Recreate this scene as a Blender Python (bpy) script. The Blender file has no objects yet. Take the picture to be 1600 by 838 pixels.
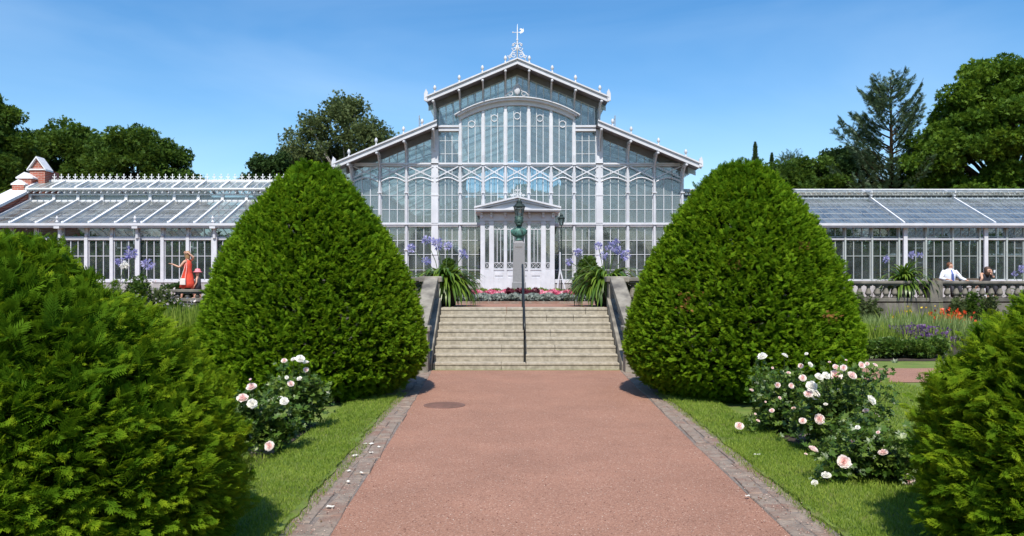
import bpy, math, random
import numpy as np
from mathutils import Vector, Matrix
R = math.radians
rng = np.random.default_rng(7)
random.seed(7)
SC = bpy.context.scene
COL = SC.collection

# ------------------------------------------------------------------ camera
F = 1240.0
VPX, HZ = 795.0, 445.0
CX, CZ = -0.35, 1.73
cd = bpy.data.cameras.new('camera'); cam = bpy.data.objects.new('camera', cd); COL.objects.link(cam)
cd.sensor_width = 36.0; cd.lens = F / 1600 * 36
cd.shift_x = (800 - VPX) / 1600; cd.shift_y = (HZ - 419) / 1600
cd.clip_start = 0.05; cd.clip_end = 3000
cam.location = (CX, 0, CZ); cam.rotation_euler = (R(90), 0, 0)
SC.camera = cam
# ------------------------------------------------------------------ light
SUN_EL, SUN_AZ = 52.0, 4.0          # behind the camera, a little to the left
wd = bpy.data.worlds.new("World"); SC.world = wd; wd.use_nodes = True
wn = wd.node_tree; wn.nodes.clear()
wo = wn.nodes.new('ShaderNodeOutputWorld'); wb = wn.nodes.new('ShaderNodeBackground')
sky = wn.nodes.new('ShaderNodeTexSky'); sky.sky_type = 'NISHITA'; sky.sun_disc = False
sky.sun_elevation = R(SUN_EL); sky.sun_rotation = R(180 + SUN_AZ)
sky.air_density = 1.0; sky.dust_density = 0.6; sky.ozone_density = 1.6; sky.altitude = 20
hs = wn.nodes.new('ShaderNodeHueSaturation'); hs.inputs['Saturation'].default_value = 1.36
hs.inputs['Value'].default_value = 1.0
tc = wn.nodes.new('ShaderNodeTexCoord')
mp = wn.nodes.new('ShaderNodeMapping'); mp.inputs['Scale'].default_value = (1.2, 1.2, 4.5); mp.inputs['Rotation'].default_value = (0, R(25), R(20))
nz = wn.nodes.new('ShaderNodeTexNoise'); nz.inputs['Scale'].default_value = 1.3; nz.inputs['Detail'].default_value = 5; nz.inputs['Distortion'].default_value = .6
cr = wn.nodes.new('ShaderNodeValToRGB'); cr.color_ramp.elements[0].position = .45; cr.color_ramp.elements[1].position = .85
cr.color_ramp.elements[0].color = (0, 0, 0, 1); cr.color_ramp.elements[1].color = (.22, .22, .22, 1)
mx = wn.nodes.new('ShaderNodeMixRGB'); mx.inputs[2].default_value = (5.5, 6.8, 8.0, 1)
L = wn.links.new
L(sky.outputs[0], hs.inputs['Color']); L(tc.outputs['Generated'], mp.inputs[0]); L(mp.outputs[0], nz.inputs['Vector'])
L(nz.outputs['Fac'], cr.inputs[0]); L(cr.outputs[0], mx.inputs[0]); L(hs.outputs[0], mx.inputs[1])
L(mx.outputs[0], wb.inputs[0]); wb.inputs[1].default_value = 0.14; L(wb.outputs[0], wo.inputs[0])
sd = bpy.data.lights.new('sun', 'SUN'); so = bpy.data.objects.new('sun', sd); COL.objects.link(so)
sd.energy = 4.4; sd.angle = R(.5); sd.color = (1, .95, .87)
so.rotation_euler = (R(90 - SUN_EL), 0, R(-SUN_AZ)); so.location = (0, 0, 60)
SC.view_settings.view_transform = 'Standard'; SC.view_settings.look = 'None'
SC.view_settings.exposure = 0.32; SC.view_settings.gamma = 1
SC.cycles.use_denoising = True
SC.cycles.max_bounces = 10; SC.cycles.transparent_max_bounces = 24
SC.cycles.diffuse_bounces = 3; SC.cycles.glossy_bounces = 3
SC.cycles.caustics_reflective = False; SC.cycles.caustics_refractive = False
SC.cycles.sample_clamp_indirect = 4

# ------------------------------------------------------------------ materials
def _mat(name):
    m = bpy.data.materials.new(name); m.use_nodes = True
    nt = m.node_tree; b = nt.nodes['Principled BSDF']; return m, nt, b
def pbr(name, c1, c2=None, scale=6, rough=.6, bump=0., bscale=None, metal=0., detail=4, spec=.5, lo=.35, hi=.65, stretch=None, c3=None, s3=1.3):
    m, nt, b = _mat(name); c2 = c2 or tuple(min(1, v * .85) for v in c1)
    t = nt.nodes.new('ShaderNodeTexCoord'); n = nt.nodes.new('ShaderNodeTexNoise')
    n.inputs['Scale'].default_value = scale; n.inputs['Detail'].default_value = detail; n.inputs['Roughness'].default_value = .6
    src = t.outputs['Object']
    if stretch:
        q = nt.nodes.new('ShaderNodeMapping'); q.inputs['Scale'].default_value = stretch
        nt.links.new(src, q.inputs[0]); src = q.outputs[0]
    r = nt.nodes.new('ShaderNodeValToRGB')
    r.color_ramp.elements[0].position = lo; r.color_ramp.elements[1].position = hi
    r.color_ramp.elements[0].color = (*c1, 1); r.color_ramp.elements[1].color = (*c2, 1)
    nt.links.new(src, n.inputs['Vector']); nt.links.new(n.outputs['Fac'], r.inputs[0])
    out = r.outputs[0]
    if c3:
        n3 = nt.nodes.new('ShaderNodeTexNoise'); n3.inputs['Scale'].default_value = s3; n3.inputs['Detail'].default_value = 6
        r3 = nt.nodes.new('ShaderNodeValToRGB'); r3.color_ramp.elements[0].position = .48; r3.color_ramp.elements[1].position = .68
        nt.links.new(src, n3.inputs['Vector']); nt.links.new(n3.outputs['Fac'], r3.inputs[0])
        mm = nt.nodes.new('ShaderNodeMixRGB'); mm.inputs[2].default_value = (*c3, 1)
        nt.links.new(r3.outputs[0], mm.inputs[0]); nt.links.new(out, mm.inputs[1]); out = mm.outputs[0]
    nt.links.new(out, b.inputs['Base Color'])
    b.inputs['Roughness'].default_value = rough; b.inputs['Metallic'].default_value = metal
    b.inputs['Specular IOR Level'].default_value = spec
    if bump:
        n2 = nt.nodes.new('ShaderNodeTexNoise'); n2.inputs['Scale'].default_value = bscale or scale * 4; n2.inputs['Detail'].default_value = 6
        bp = nt.nodes.new('ShaderNodeBump'); bp.inputs['Strength'].default_value = bump; bp.inputs['Distance'].default_value = .02
        nt.links.new(src, n2.inputs['Vector']); nt.links.new(n2.outputs['Fac'], bp.inputs['Height']); nt.links.new(bp.outputs[0], b.inputs['Normal'])
    return m
def leaf(name, c1, c2, c3=None, trans=.35, rough=.45, spec=.4):
    """colour varies from leaf to leaf through the 'rnd' attribute"""
    m, nt, b = _mat(name)
    a = nt.nodes.new('ShaderNodeAttribute'); a.attribute_name = 'rnd'
    r = nt.nodes.new('ShaderNodeValToRGB'); r.color_ramp.elements[0].color = (*c1, 1); r.color_ramp.elements[1].color = (*c2, 1)
    if c3:
        e = r.color_ramp.elements.new(.5); e.color = (*c3, 1)
    nt.links.new(a.outputs['Fac'], r.inputs[0]); nt.links.new(r.outputs[0], b.inputs['Base Color'])
    b.inputs['Roughness'].default_value = rough; b.inputs['Specular IOR Level'].default_value = spec
    t = nt.nodes.new('ShaderNodeBsdfTranslucent'); mxs = nt.nodes.new('ShaderNodeMixShader'); mxs.inputs[0].default_value = trans
    hsv = nt.nodes.new('ShaderNodeHueSaturation'); hsv.inputs['Value'].default_value = 1.3; hsv.inputs['Hue'].default_value = .49
    nt.links.new(r.outputs[0], hsv.inputs['Color']); nt.links.new(hsv.outputs[0], t.inputs[0])
    o = nt.nodes['Material Output']
    nt.links.new(b.outputs[0], mxs.inputs[1]); nt.links.new(t.outputs[0], mxs.inputs[2]); nt.links.new(mxs.outputs[0], o.inputs[0])
    return m
def glass(name, tint, refl=.12, dirt=.12, dcol=(.6, .66, .66), rough=.03):
    m = bpy.data.materials.new(name); m.use_nodes = True; nt = m.node_tree; nt.nodes.clear()
    o = nt.nodes.new('ShaderNodeOutputMaterial')
    tr = nt.nodes.new('ShaderNodeBsdfTransparent'); tr.inputs[0].default_value = (*tint, 1)
    gl = nt.nodes.new('ShaderNodeBsdfGlossy'); gl.inputs['Roughness'].default_value = rough
    lw = nt.nodes.new('ShaderNodeFresnel'); lw.inputs[0].default_value = 1.5
    ad = nt.nodes.new('ShaderNodeMath'); ad.operation = 'MULTIPLY_ADD'; ad.inputs[1].default_value = 1.6; ad.inputs[2].default_value = refl - .06; ad.use_clamp = True
    m1 = nt.nodes.new('ShaderNodeMixShader'); df = nt.nodes.new('ShaderNodeBsdfDiffuse'); df.inputs[0].default_value = (*dcol, 1)
    tl = nt.nodes.new('ShaderNodeBsdfTranslucent'); tl.inputs[0].default_value = (*dcol, 1)
    m0 = nt.nodes.new('ShaderNodeMixShader'); m0.inputs[0].default_value = .5
    n = nt.nodes.new('ShaderNodeTexNoise'); n.inputs['Scale'].default_value = 1.7; n.inputs['Detail'].default_value = 5
    t = nt.nodes.new('ShaderNodeTexCoord'); mr = nt.nodes.new('ShaderNodeMapRange')
    mr.inputs[1].default_value = .3; mr.inputs[2].default_value = .75; mr.inputs[3].default_value = dirt * .4; mr.inputs[4].default_value = dirt * 1.7
    m2 = nt.nodes.new('ShaderNodeMixShader')
    bp = nt.nodes.new('ShaderNodeBump'); bp.inputs['Strength'].default_value = .08; bp.inputs['Distance'].default_value = .02
    k = nt.links.new
    k(t.outputs['Object'], n.inputs['Vector']); k(n.outputs['Fac'], mr.inputs[0]); k(n.outputs['Fac'], bp.inputs['Height']); k(bp.outputs[0], gl.inputs['Normal'])
    k(lw.outputs[0], ad.inputs[0]); k(ad.outputs[0], m1.inputs[0]); k(tr.outputs[0], m1.inputs[1]); k(gl.outputs[0], m1.inputs[2])
    k(df.outputs[0], m0.inputs[1]); k(tl.outputs[0], m0.inputs[2])
    k(mr.outputs[0], m2.inputs[0]); k(m1.outputs[0], m2.inputs[1]); k(m0.outputs[0], m2.inputs[2]); k(m2.outputs[0], o.inputs[0])
    return m
def brick(name):
    m, nt, b = _mat(name); t = nt.nodes.new('ShaderNodeTexCoord'); q = nt.nodes.new('ShaderNodeMapping'); q.inputs['Rotation'].default_value = (R(90), 0, 0)
    br = nt.nodes.new('ShaderNodeTexBrick'); br.inputs['Scale'].default_value = 1
    br.inputs['Color1'].default_value = (.38, .09, .05, 1); br.inputs['Color2'].default_value = (.27, .06, .035, 1); br.inputs['Mortar'].default_value = (.4, .33, .28, 1)
    br.inputs['Brick Width'].default_value = .26; br.inputs['Row Height'].default_value = .075; br.inputs['Mortar Size'].default_value = .008
    nt.links.new(t.outputs['Object'], q.inputs[0]); nt.links.new(q.outputs[0], br.inputs['Vector']); nt.links.new(br.outputs[0], b.inputs['Base Color'])
    b.inputs['Roughness'].default_value = .85
    return m

def gravel(name, base, dark, light):
    m, nt, b = _mat(name); t = nt.nodes.new('ShaderNodeTexCoord')
    v = nt.nodes.new('ShaderNodeTexVoronoi'); v.inputs['Scale'].default_value = 120
    r = nt.nodes.new('ShaderNodeValToRGB'); cs = r.color_ramp
    cs.elements[0].position = 0; cs.elements[0].color = (*dark, 1); cs.elements[1].position = 1; cs.elements[1].color = (*light, 1)
    e = cs.elements.new(.3); e.color = (*base, 1); e = cs.elements.new(.93); e.color = tuple(v_ * 1.12 for v_ in base) + (1,)
    n = nt.nodes.new('ShaderNodeTexNoise'); n.inputs['Scale'].default_value = 1.1; n.inputs['Detail'].default_value = 7; n.inputs['Roughness'].default_value = .65
    mr = nt.nodes.new('ShaderNodeMapRange'); mr.inputs[1].default_value = .3; mr.inputs[2].default_value = .7; mr.inputs[3].default_value = .90; mr.inputs[4].default_value = 1.15
    mu = nt.nodes.new('ShaderNodeVectorMath'); mu.operation = 'SCALE'
    bp = nt.nodes.new('ShaderNodeBump'); bp.inputs['Strength'].default_value = .6; bp.inputs['Distance'].default_value = .006
    k = nt.links.new
    sep = nt.nodes.new('ShaderNodeSeparateColor')
    k(t.outputs['Object'], v.inputs['Vector']); k(t.outputs['Object'], n.inputs['Vector']); k(v.outputs['Color'], sep.inputs[0]); k(sep.outputs[0], r.inputs[0])
    k(n.outputs['Fac'], mr.inputs[0]); k(r.outputs[0], mu.inputs[0]); k(mr.outputs[0], mu.inputs['Scale']); k(mu.outputs[0], b.inputs['Base Color'])
    k(v.outputs['Distance'], bp.inputs['Height']); k(bp.outputs[0], b.inputs['Normal']); b.inputs['Roughness'].default_value = .9
    return m

M = dict(
    white=pbr('white_paint', (.60, .61, .65), (.52, .53, .57), 3, .5, .05, 9, c3=(.50, .51, .545), s3=1.6),
    frameg=pbr('grey_green_paint', (.40, .44, .43), (.34, .38, .37), 3, .5),
    whiteb=pbr('white_paint_roof', (.78, .78, .80), (.66, .66, .67), 4, .5),
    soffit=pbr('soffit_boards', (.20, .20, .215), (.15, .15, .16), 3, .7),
    frame=pbr('window_bar_paint', (.58, .61, .64), (.50, .53, .56), 3, .5), milky=leaf('milky_glass_laps', (.66, .72, .72), (.80, .84, .82), None, .6, .4, .4),
    glass=glass('window_glass', (.70, .87, .93), .16, .26, (.48, .565, .575)),
    roofglassw=glass('wing_roof_glass', (.80, .87, .88), .13, .46, (.47, .50, .50)),
    wglass=glass('wing_glass', (.74, .86, .88), .13, .13, (.42, .52, .52)),
    roofglass=glass('roof_glass', (.80, .88, .88), .14, .50, (.50, .56, .54)),
    roofglassb=glass('roof_glass_blue', (.64, .75, .82), .24, .40, (.42, .50, .56)),
    stoned=pbr('stained_stone', (.20, .18, .145), (.13, .12, .10), 4, .9, .4, 40, c3=(.07, .065, .055), s3=2.2),
    stone=pbr('weathered_stone', (.30, .275, .225), (.20, .18, .145), 5, .85, .4, 40, c3=(.11, .10, .085), s3=2.6),
    step=pbr('step_granite', (.44, .395, .31), (.31, .275, .21), 14, .85, .5, 60, c3=(.27, .24, .185), s3=9.0),
    granite=pbr('grey_granite', (.27, .26, .26), (.20, .195, .20), 40, .7, .1, 90),
    plinth=pbr('plinth_stone', (.42, .41, .41), (.33, .32, .32), 3, .8, .2, 30, c3=(.25, .245, .24)),
    kerb=pbr('kerb_stone', (.31, .245, .195), (.20, .16, .128), 9, .95, .8, 45, c3=(.25, .155, .115), s3=4.5),
    red=gravel('red_gravel', (.315, .162, .108), (.20, .098, .064), (.52, .36, .28)),
    soil=pbr('soil', (.055, .038, .026), (.03, .021, .015), 12, .95, .6, 50),
    lawn=pbr('lawn_turf', (.10, .165, .02), (.18, .24, .04), 2.2, .9, .5, 120, c3=(.16, .165, .045), s3=5),
    iron=pbr('dark_iron', (.03, .035, .035), (.05, .05, .05), 8, .45, metal=.6),
    patinad=pbr('dark_bronze', (.05, .105, .085), (.03, .06, .05), 7, .55, .2, 30, metal=.3),
    patina=pbr('bronze_patina', (.09, .24, .19), (.045, .11, .09), 7, .6, .2, 30, metal=.25, c3=(.03, .05, .045), s3=6),
    lantern=pbr('lantern_green', (.018, .04, .037), (.014, .024, .024), 9, .5, metal=.4),
    lglass=glass('lantern_glass', (.6, .7, .7), .2, .3, (.4, .5, .5)),
    brick=brick('red_brick'),
    bark=pbr('bark', (.10, .075, .055), (.05, .04, .03), 4, .9, .6, 12, stretch=(1, 1, .3)),
    birch=pbr('pale_bark', (.42, .40, .36), (.16, .14, .12), 3, .8, .3, 10, stretch=(.5, .5, 3)),
    twig=pbr('twig', (.04, .028, .016), (.025, .018, .01), 8, 1.0, spec=.0),
    stem=pbr('green_stem', (.07, .12, .03), (.05, .08, .02), 8, .7),
    metal_grey=pbr('galvanised', (.42, .44, .46), (.35, .36, .38), 6, .5, metal=.5),
    manhole=pbr('manhole_iron', (.21, .11, .085), (.15, .085, .065), 10, .8, .5, 40),
    brownf=leaf('dead_sprays', (.20, .09, .03), (.42, .20, .07), None, .2, .8, .1),
    thuja=leaf('thuja_foliage', (.045, .12, .006), (.27, .38, .016), (.13, .25, .010), .38, .7, .06),
    thujay=leaf('thuja_foliage_yellow', (.034, .105, .005), (.29, .375, .014), (.125, .225, .009), .38, .7, .06),
    bleaf=leaf('broad_leaves', (.035, .08, .012), (.11, .18, .02), (.065, .125, .015), .35, .6, .2),
    bleafb=leaf('bright_broad_leaves', (.045, .10, .010), (.15, .24, .018), (.085, .165, .014), .35, .6, .2),
    dleaf=leaf('dark_leaves', (.022, .055, .016), (.065, .115, .026), None, .25, .6, .2),
    oleaf=leaf('olive_leaves', (.055, .09, .028), (.14, .175, .06), None, .3, .6, .2),
    cleaf=leaf('cedar_needles', (.04, .085, .04), (.11, .165, .07), None, .25),
    fleaf=leaf('fir_needles', (.028, .06, .02), (.07, .12, .03), None, .15),
    rleaf=leaf('rose_leaves', (.04, .085, .012), (.17, .24, .04), (.075, .15, .018), .28, .4, .5),
    aleaf=leaf('strap_leaves', (.05, .12, .012), (.17, .26, .03), None, .3, .35, .5),
    gblade=leaf('grass_blades', (.11, .19, .018), (.33, .40, .07), (.19, .28, .032), .35, .7, .2),
    reed=leaf('reed_leaves', (.13, .20, .05), (.30, .38, .13), None, .3),
    grey=leaf('grey_leaves', (.16, .20, .17), (.34, .38, .34), None, .1, .8),
    box=leaf('box_leaves', (.08, .15, .015), (.24, .30, .03), None, .2),
    pinkf=leaf('pink_petals', (.55, .07, .15), (.88, .55, .60), (.78, .20, .30), .2),
    darkf=leaf('dark_red_leaves', (.05, .008, .014), (.16, .025, .04), None, .1),
    bluef=leaf('blue_violet_petals', (.24, .23, .50), (.55, .52, .75), None, .3),
    whitef=leaf('white_petals', (.82, .80, .74), (.92, .90, .84), None, .35, .6),
    blushf=leaf('blush_petals', (.86, .54, .50), (.93, .87, .82), (.91, .74, .69), .35, .6),
    purplef=leaf('purple_spikes', (.07, .03, .12), (.17, .08, .22), None, .1),
    redf=leaf('scarlet_petals', (.60, .04, .015), (.85, .14, .03), None, .2),
    yellowf=leaf('yellow_petals', (.75, .42, .03), (.85, .62, .06), None, .2),
    palepinkf=leaf('pale_pink_petals', (.62, .48, .50), (.80, .74, .70), None, .3),
    skin=pbr('skin', (.60, .34, .23), (.54, .30, .20), 5, .5), skind=pbr('tanned_skin', (.42, .21, .12), (.36, .18, .10), 5, .5),
    shirt=pbr('white_cotton', (.80, .81, .84), (.72, .73, .78), 9, .85, .3, 15), tie=pbr('blue_tie', (.10, .16, .42), (.07, .10, .30), 9, .5),
    orange=pbr('orange_cloth', (.78, .085, .04), (.62, .06, .03), 5, .8, .3, 10), bag=pbr('bag_white', (.75, .68, .62), None, 6, .7),
    hatpink=pbr('pink_hat', (.80, .28, .30), (.72, .20, .24), 8, .85), darkcl=pbr('dark_cloth', (.05, .05, .06), (.03, .03, .04), 6, .8),
    hairb=pbr('brown_hair', (.09, .045, .025), (.05, .025, .015), 30, .6), hairbl=pbr('fair_hair', (.45, .28, .13), (.30, .18, .08), 30, .6),
    hairr=pbr('red_brown_hair', (.20, .075, .03), (.13, .05, .02), 30, .6),
    eye=pbr('eye', (.03, .02, .02)), wood=pbr('bench_wood', (.16, .12, .09), (.10, .08, .06), 6, .8, stretch=(1, 8, 8)),
    terracotta=pbr('terracotta', (.36, .14, .08), (.28, .10, .06), 8, .85), pot=pbr('dark_pot', (.035, .03, .03), (.02, .02, .02), 8, .7),
    rock=pbr('field_stone', (.24, .20, .17), (.15, .125, .11), 8, .9, .6, 20),
)

# ------------------------------------------------------------------ helpers
def tag(o, label=None, cat=None, group=None, kind=None):
    if label: o['label'] = label
    if cat: o['category'] = cat
    if group: o['group'] = group
    if kind: o['kind'] = kind
    return o
def thing(name, label, cat, loc=(0, 0, 0), group=None, rz=0):
    o = bpy.data.objects.new(name, None); COL.objects.link(o); o.location = loc; o.rotation_euler = (0, 0, rz)
    o.empty_display_size = .2; o['_o'] = tuple(map(float, loc)); return tag(o, label, cat, group)
def origin_of(p):
    return Vector(p['_o']) if (p is not None and '_o' in p) else Vector((0, 0, 0))
class MB:
    """collects shapes in world coordinates and links them as ONE mesh object"""
    def __init__(s): s.v = []; s.f = []
    def poly(s, pts, faces):
        b = len(s.v); s.v += [tuple(p) for p in pts]; s.f += [tuple(b + i for i in f) for f in faces]; return s
    def box(s, x0, x1, y0, y1, z0, z1):
        return s.poly([(x0, y0, z0), (x1, y0, z0), (x1, y1, z0), (x0, y1, z0), (x0, y0, z1), (x1, y0, z1), (x1, y1, z1), (x0, y1, z1)],
                      [(0, 3, 2, 1), (4, 5, 6, 7), (0, 1, 5, 4), (1, 2, 6, 5), (2, 3, 7, 6), (3, 0, 4, 7)])
    def cham(s, x0, x1, y0, y1, z0, z1, c=.012):
        """box with a chamfered top edge"""
        return s.poly([(x0, y0, z0), (x1, y0, z0), (x1, y1, z0), (x0, y1, z0), (x0, y0, z1 - c), (x1, y0, z1 - c), (x1, y1, z1 - c), (x0, y1, z1 - c),
                       (x0 + c, y0 + c, z1), (x1 - c, y0 + c, z1), (x1 - c, y1 - c, z1), (x0 + c, y1 - c, z1)],
                      [(0, 3, 2, 1), (8, 9, 10, 11), (0, 1, 5, 4), (1, 2, 6, 5), (2, 3, 7, 6), (3, 0, 4, 7), (4, 5, 9, 8), (5, 6, 10, 9), (6, 7, 11, 10), (7, 4, 8, 11)])
    def prism(s, poly, ax, a0, a1):
        n = len(poly)
        def P(u, w, a): return {'y': (u, a, w), 'x': (a, u, w), 'z': (u, w, a)}[ax]
        pts = [P(u, w, a0) for u, w in poly] + [P(u, w, a1) for u, w in poly]
        return s.poly(pts, [tuple(range(n)), tuple(range(2 * n - 1, n - 1, -1))] + [(i, (i + 1) % n, n + (i + 1) % n, n + i) for i in range(n)])
    def bar(s, p, q, w, h, up=(0, 0, 1)):
        p, q = Vector(p), Vector(q); d = (q - p).normalized(); u = Vector(up)
        sd_ = d.cross(u)
        if sd_.length < 1e-4: sd_ = Vector((1, 0, 0))
        sd_.normalize(); u = sd_.cross(d).normalized(); sd_ *= w / 2; u = u * (h / 2)
        pts = [p - sd_ - u, p + sd_ - u, p + sd_ + u, p - sd_ + u, q - sd_ - u, q + sd_ - u, q + sd_ + u, q - sd_ + u]
        return s.poly(pts, [(0, 1, 2, 3), (7, 6, 5, 4), (0, 4, 5, 1), (1, 5, 6, 2), (2, 6, 7, 3), (3, 7, 4, 0)])
    def tube(s, pts, r, n=6, closed=False):
        pts = [Vector(p) for p in pts]; m = len(pts); rs = r if isinstance(r, (list, tuple)) else [r] * m
        base = len(s.v); u = None
        for i, p in enumerate(pts):
            a = pts[(i - 1) % m] if (i or closed) else p; b = pts[(i + 1) % m] if (i < m - 1 or closed) else p
            d = (b - a).normalized() if (b - a).length > 1e-9 else Vector((0, 0, 1))
            if u is None: u = d.orthogonal().normalized()
            u = (u - d * u.dot(d)); u = u.normalized() if u.length > 1e-6 else d.orthogonal().normalized()
            w = d.cross(u)
            for k in range(n):
                t = 2 * math.pi * k / n; s.v.append(tuple(p + (u * math.cos(t) + w * math.sin(t)) * rs[i]))
        for i in range(m if closed else m - 1):
            a, b = base + i * n, base + ((i + 1) % m) * n
            for k in range(n): s.f.append((a + k, a + (k + 1) % n, b + (k + 1) % n, b + k))
        if not closed:
            s.f.append(tuple(base + k for k in range(n - 1, -1, -1))); s.f.append(tuple(base + (m - 1) * n + k for k in range(n)))
        return s
    def lathe(s, prof, c, n=12, sx=1., sy=1.):
        """prof = [(r, z)] bottom to top"""
        base = len(s.v)
        for r, z in prof:
            for k in range(n):
                t = 2 * math.pi * k / n; s.v.append((c[0] + r * sx * math.cos(t), c[1] + r * sy * math.sin(t), c[2] + z))
        for i in range(len(prof) - 1):
            a, b = base + i * n, base + (i + 1) * n
            for k in range(n): s.f.append((a + k, a + (k + 1) % n, b + (k + 1) % n, b + k))
        s.f.append(tuple(base + k for k in range(n - 1, -1, -1))); s.f.append(tuple(base + (len(prof) - 1) * n + k for k in range(n)))
        return s
    def loft(s, rings, n=16):
        """rings = [(cx, cy, z, rx, ry)]"""
        base = len(s.v)
        for cx, cy, z, rx, ry in rings:
            for k in range(n):
                t = 2 * math.pi * k / n; s.v.append((cx + rx * math.cos(t), cy + ry * math.sin(t), z))
        for i in range(len(rings) - 1):
            a, b = base + i * n, base + (i + 1) * n
            for k in range(n): s.f.append((a + k, a + (k + 1) % n, b + (k + 1) % n, b + k))
        s.f.append(tuple(base + k for k in range(n - 1, -1, -1))); s.f.append(tuple(base + (len(rings) - 1) * n + k for k in range(n)))
        return s
    def ball(s, c, r, n=10, m=6, sx=1, sy=1, sz=1):
        return s.lathe([(max(1e-3, r * math.sin(math.pi * i / m)), -r * sz * math.cos(math.pi * i / m)) for i in range(m + 1)], c, n, sx, sy)
    def build(s, name, mat, parent=None, smooth=False, bevel=0):
        o3 = origin_of(parent)
        me = bpy.data.meshes.new(name)
        me.from_pydata([(x - o3.x, y - o3.y, z - o3.z) for x, y, z in s.v], [], s.f)
        me.materials.append(M[mat] if isinstance(mat, str) else mat); me.update()
        if smooth: me.shade_smooth()
        o = bpy.data.objects.new(name, me); COL.objects.link(o); o.parent = parent
        if parent is not None: o['_o'] = tuple(o3)
        if bevel:
            b = o.modifiers.new('bevel', 'BEVEL'); b.width = bevel; b.segments = 1; b.limit_method = 'ANGLE'
        return o
def dup(o, parent=None, loc=None, label=None, rz=None, s=None):
    c = o.copy(); COL.objects.link(c); c.parent = parent
    if loc is not None: c.location = loc
    if rz is not None: c.rotation_euler[2] = rz
    if s is not None: c.scale = s if hasattr(s, '__len__') else (s, s, s)
    if label: c['label'] = label
    for ch in o.children: dup(ch, c)
    return c

# ---- numpy scatter
def npobj(name, V, Fa, mat, parent=None, rnd=None, smooth=False, local=False):
    o3 = np.array(origin_of(parent)) if not local else np.zeros(3)
    V = (np.asarray(V, float) - o3).astype(np.float32); Fa = np.asarray(Fa, np.int32); k = Fa.shape[1]
    me = bpy.data.meshes.new(name)
    me.vertices.add(len(V)); me.vertices.foreach_set('co', V.ravel())
    me.loops.add(Fa.size); me.loops.foreach_set('vertex_index', Fa.ravel())
    me.polygons.add(len(Fa)); me.polygons.foreach_set('loop_start', np.arange(0, Fa.size, k, dtype=np.int32))
    me.update(calc_edges=True)
    if rnd is not None:
        a = me.attributes.new('rnd', 'FLOAT', 'POINT'); a.data.foreach_set('value', np.asarray(rnd, np.float32))
    me.materials.append(M[mat] if isinstance(mat, str) else mat)
    if smooth: me.shade_smooth()
    o = bpy.data.objects.new(name, me); COL.objects.link(o); o.parent = parent
    return o
def nrm(a): return a / np.maximum(np.linalg.norm(a, axis=-1, keepdims=True), 1e-9)
def scatter(T, P, D, N, S, rnd=None, tip=0):
    """template T=(verts, quads) copied at P with its +Y along D and +Z near N; returns V, F, rnd"""
    tv, tf = T; D = nrm(D); X = nrm(np.cross(D, N)); Z = np.cross(X, D)
    S = np.broadcast_to(np.asarray(S, float).reshape(-1, 1, 1), (len(P), 1, 1))
    V = P[:, None, :] + S * (tv[None, :, 0:1] * X[:, None] + tv[None, :, 1:2] * D[:, None] + tv[None, :, 2:3] * Z[:, None])
    n = len(tv); Fq = tf[None] + (np.arange(len(P)) * n)[:, None, None]
    if rnd is None: rnd = rng.random(len(P))
    rv = np.repeat(rnd, n)
    if tip: rv = np.clip(rv * (1 - tip) + tip * np.tile(np.clip(tv[:, 1], 0, 1), len(P)), 0, 1)
    return V.reshape(-1, 3), Fq.reshape(-1, tf.shape[1]), rv
def join(parts):
    Vs, Fs, Rs = [], [], []; b = 0
    for V, Fq, r in parts:
        Vs.append(V); Fs.append(Fq + b); Rs.append(r); b += len(V)
    return np.concatenate(Vs), np.concatenate(Fs), np.concatenate(Rs)
def diamonds(lst):
    """lst of (base, tip, width, lift)"""
    V, Q = [], []
    for b, t, w, l in lst:
        b = np.array(b, float); t = np.array(t, float); d = t - b; sdv = np.array([d[1], -d[0], 0]); sdv = sdv / (np.linalg.norm(sdv) + 1e-9) * w
        m = b + d * .45; m2 = m + np.array([0, 0, l]); i = len(V)
        V += [b, m2 + sdv, t, m2 - sdv]; Q.append((i, i + 1, i + 2, i + 3))
    return np.array(V), np.array(Q)
def frond(nb=5, sub=False, w=.05):
    L_ = [((0, 0, 0), (0, 1.0, -.10), .03, .02)]
    for i in range(nb):
        y = .12 + .76 * i / nb; l = .5 * (1 - .62 * y)
        for s in (-1, 1):
            yy = y + (.05 if s > 0 else 0); z = -.1 * yy * yy
            tip = (s * l * .68, yy + l * .80, z - .06 * l / .5); L_.append(((0, yy, z), tip, w, .01))
            if sub:
                for q in (.35, .65):
                    bx_, by_ = s * l * .68 * q, yy + l * .8 * q
                    for ss in (-.15, 1.15):
                        L_.append(((bx_, by_, z), (bx_ + s * l * .3 * ss * 1.0, by_ + l * .30 * (1.2 - .5 * ss), z - .04), w * .75, .01))
    return diamonds(L_)

def frondf():
    L_ = [((0, 0, 0), (0, .55, -.02), .035, .01), ((0, .45, -.01), (0, 1.05, -.14), .042, .01)]
    for i, (y, l) in enumerate(((.12, .46), (.30, .42), (.48, .34), (.66, .24))):
        for s in (-1, 1):
            yy = y + (.07 if s > 0 else 0); z = -.12 * yy * yy; a = .62 + .08 * ((i * 7 + s) % 3)
            tx, ty = s * l * math.sin(a), yy + l * math.cos(a); L_.append(((0, yy, z), (tx, ty, z - .05 - .1 * l), .036, .012))
            mx_, my_ = tx * .45, yy + (ty - yy) * .45
            L_.append(((mx_, my_, z - .02), (mx_ + s * l * .36, my_ + l * .12, z - .07), .026, .008)); L_.append(((mx_, my_, z - .02), (mx_ + s * l * .05, my_ + l * .42, z - .03), .026, .008))
    return diamonds(L_)
T_FROND = frond(6, False, .040); T_FRONDF = frondf()
T_LEAF = diamonds([((0, 0, 0), (0, 1, .0), .28, -.06)])
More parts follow.
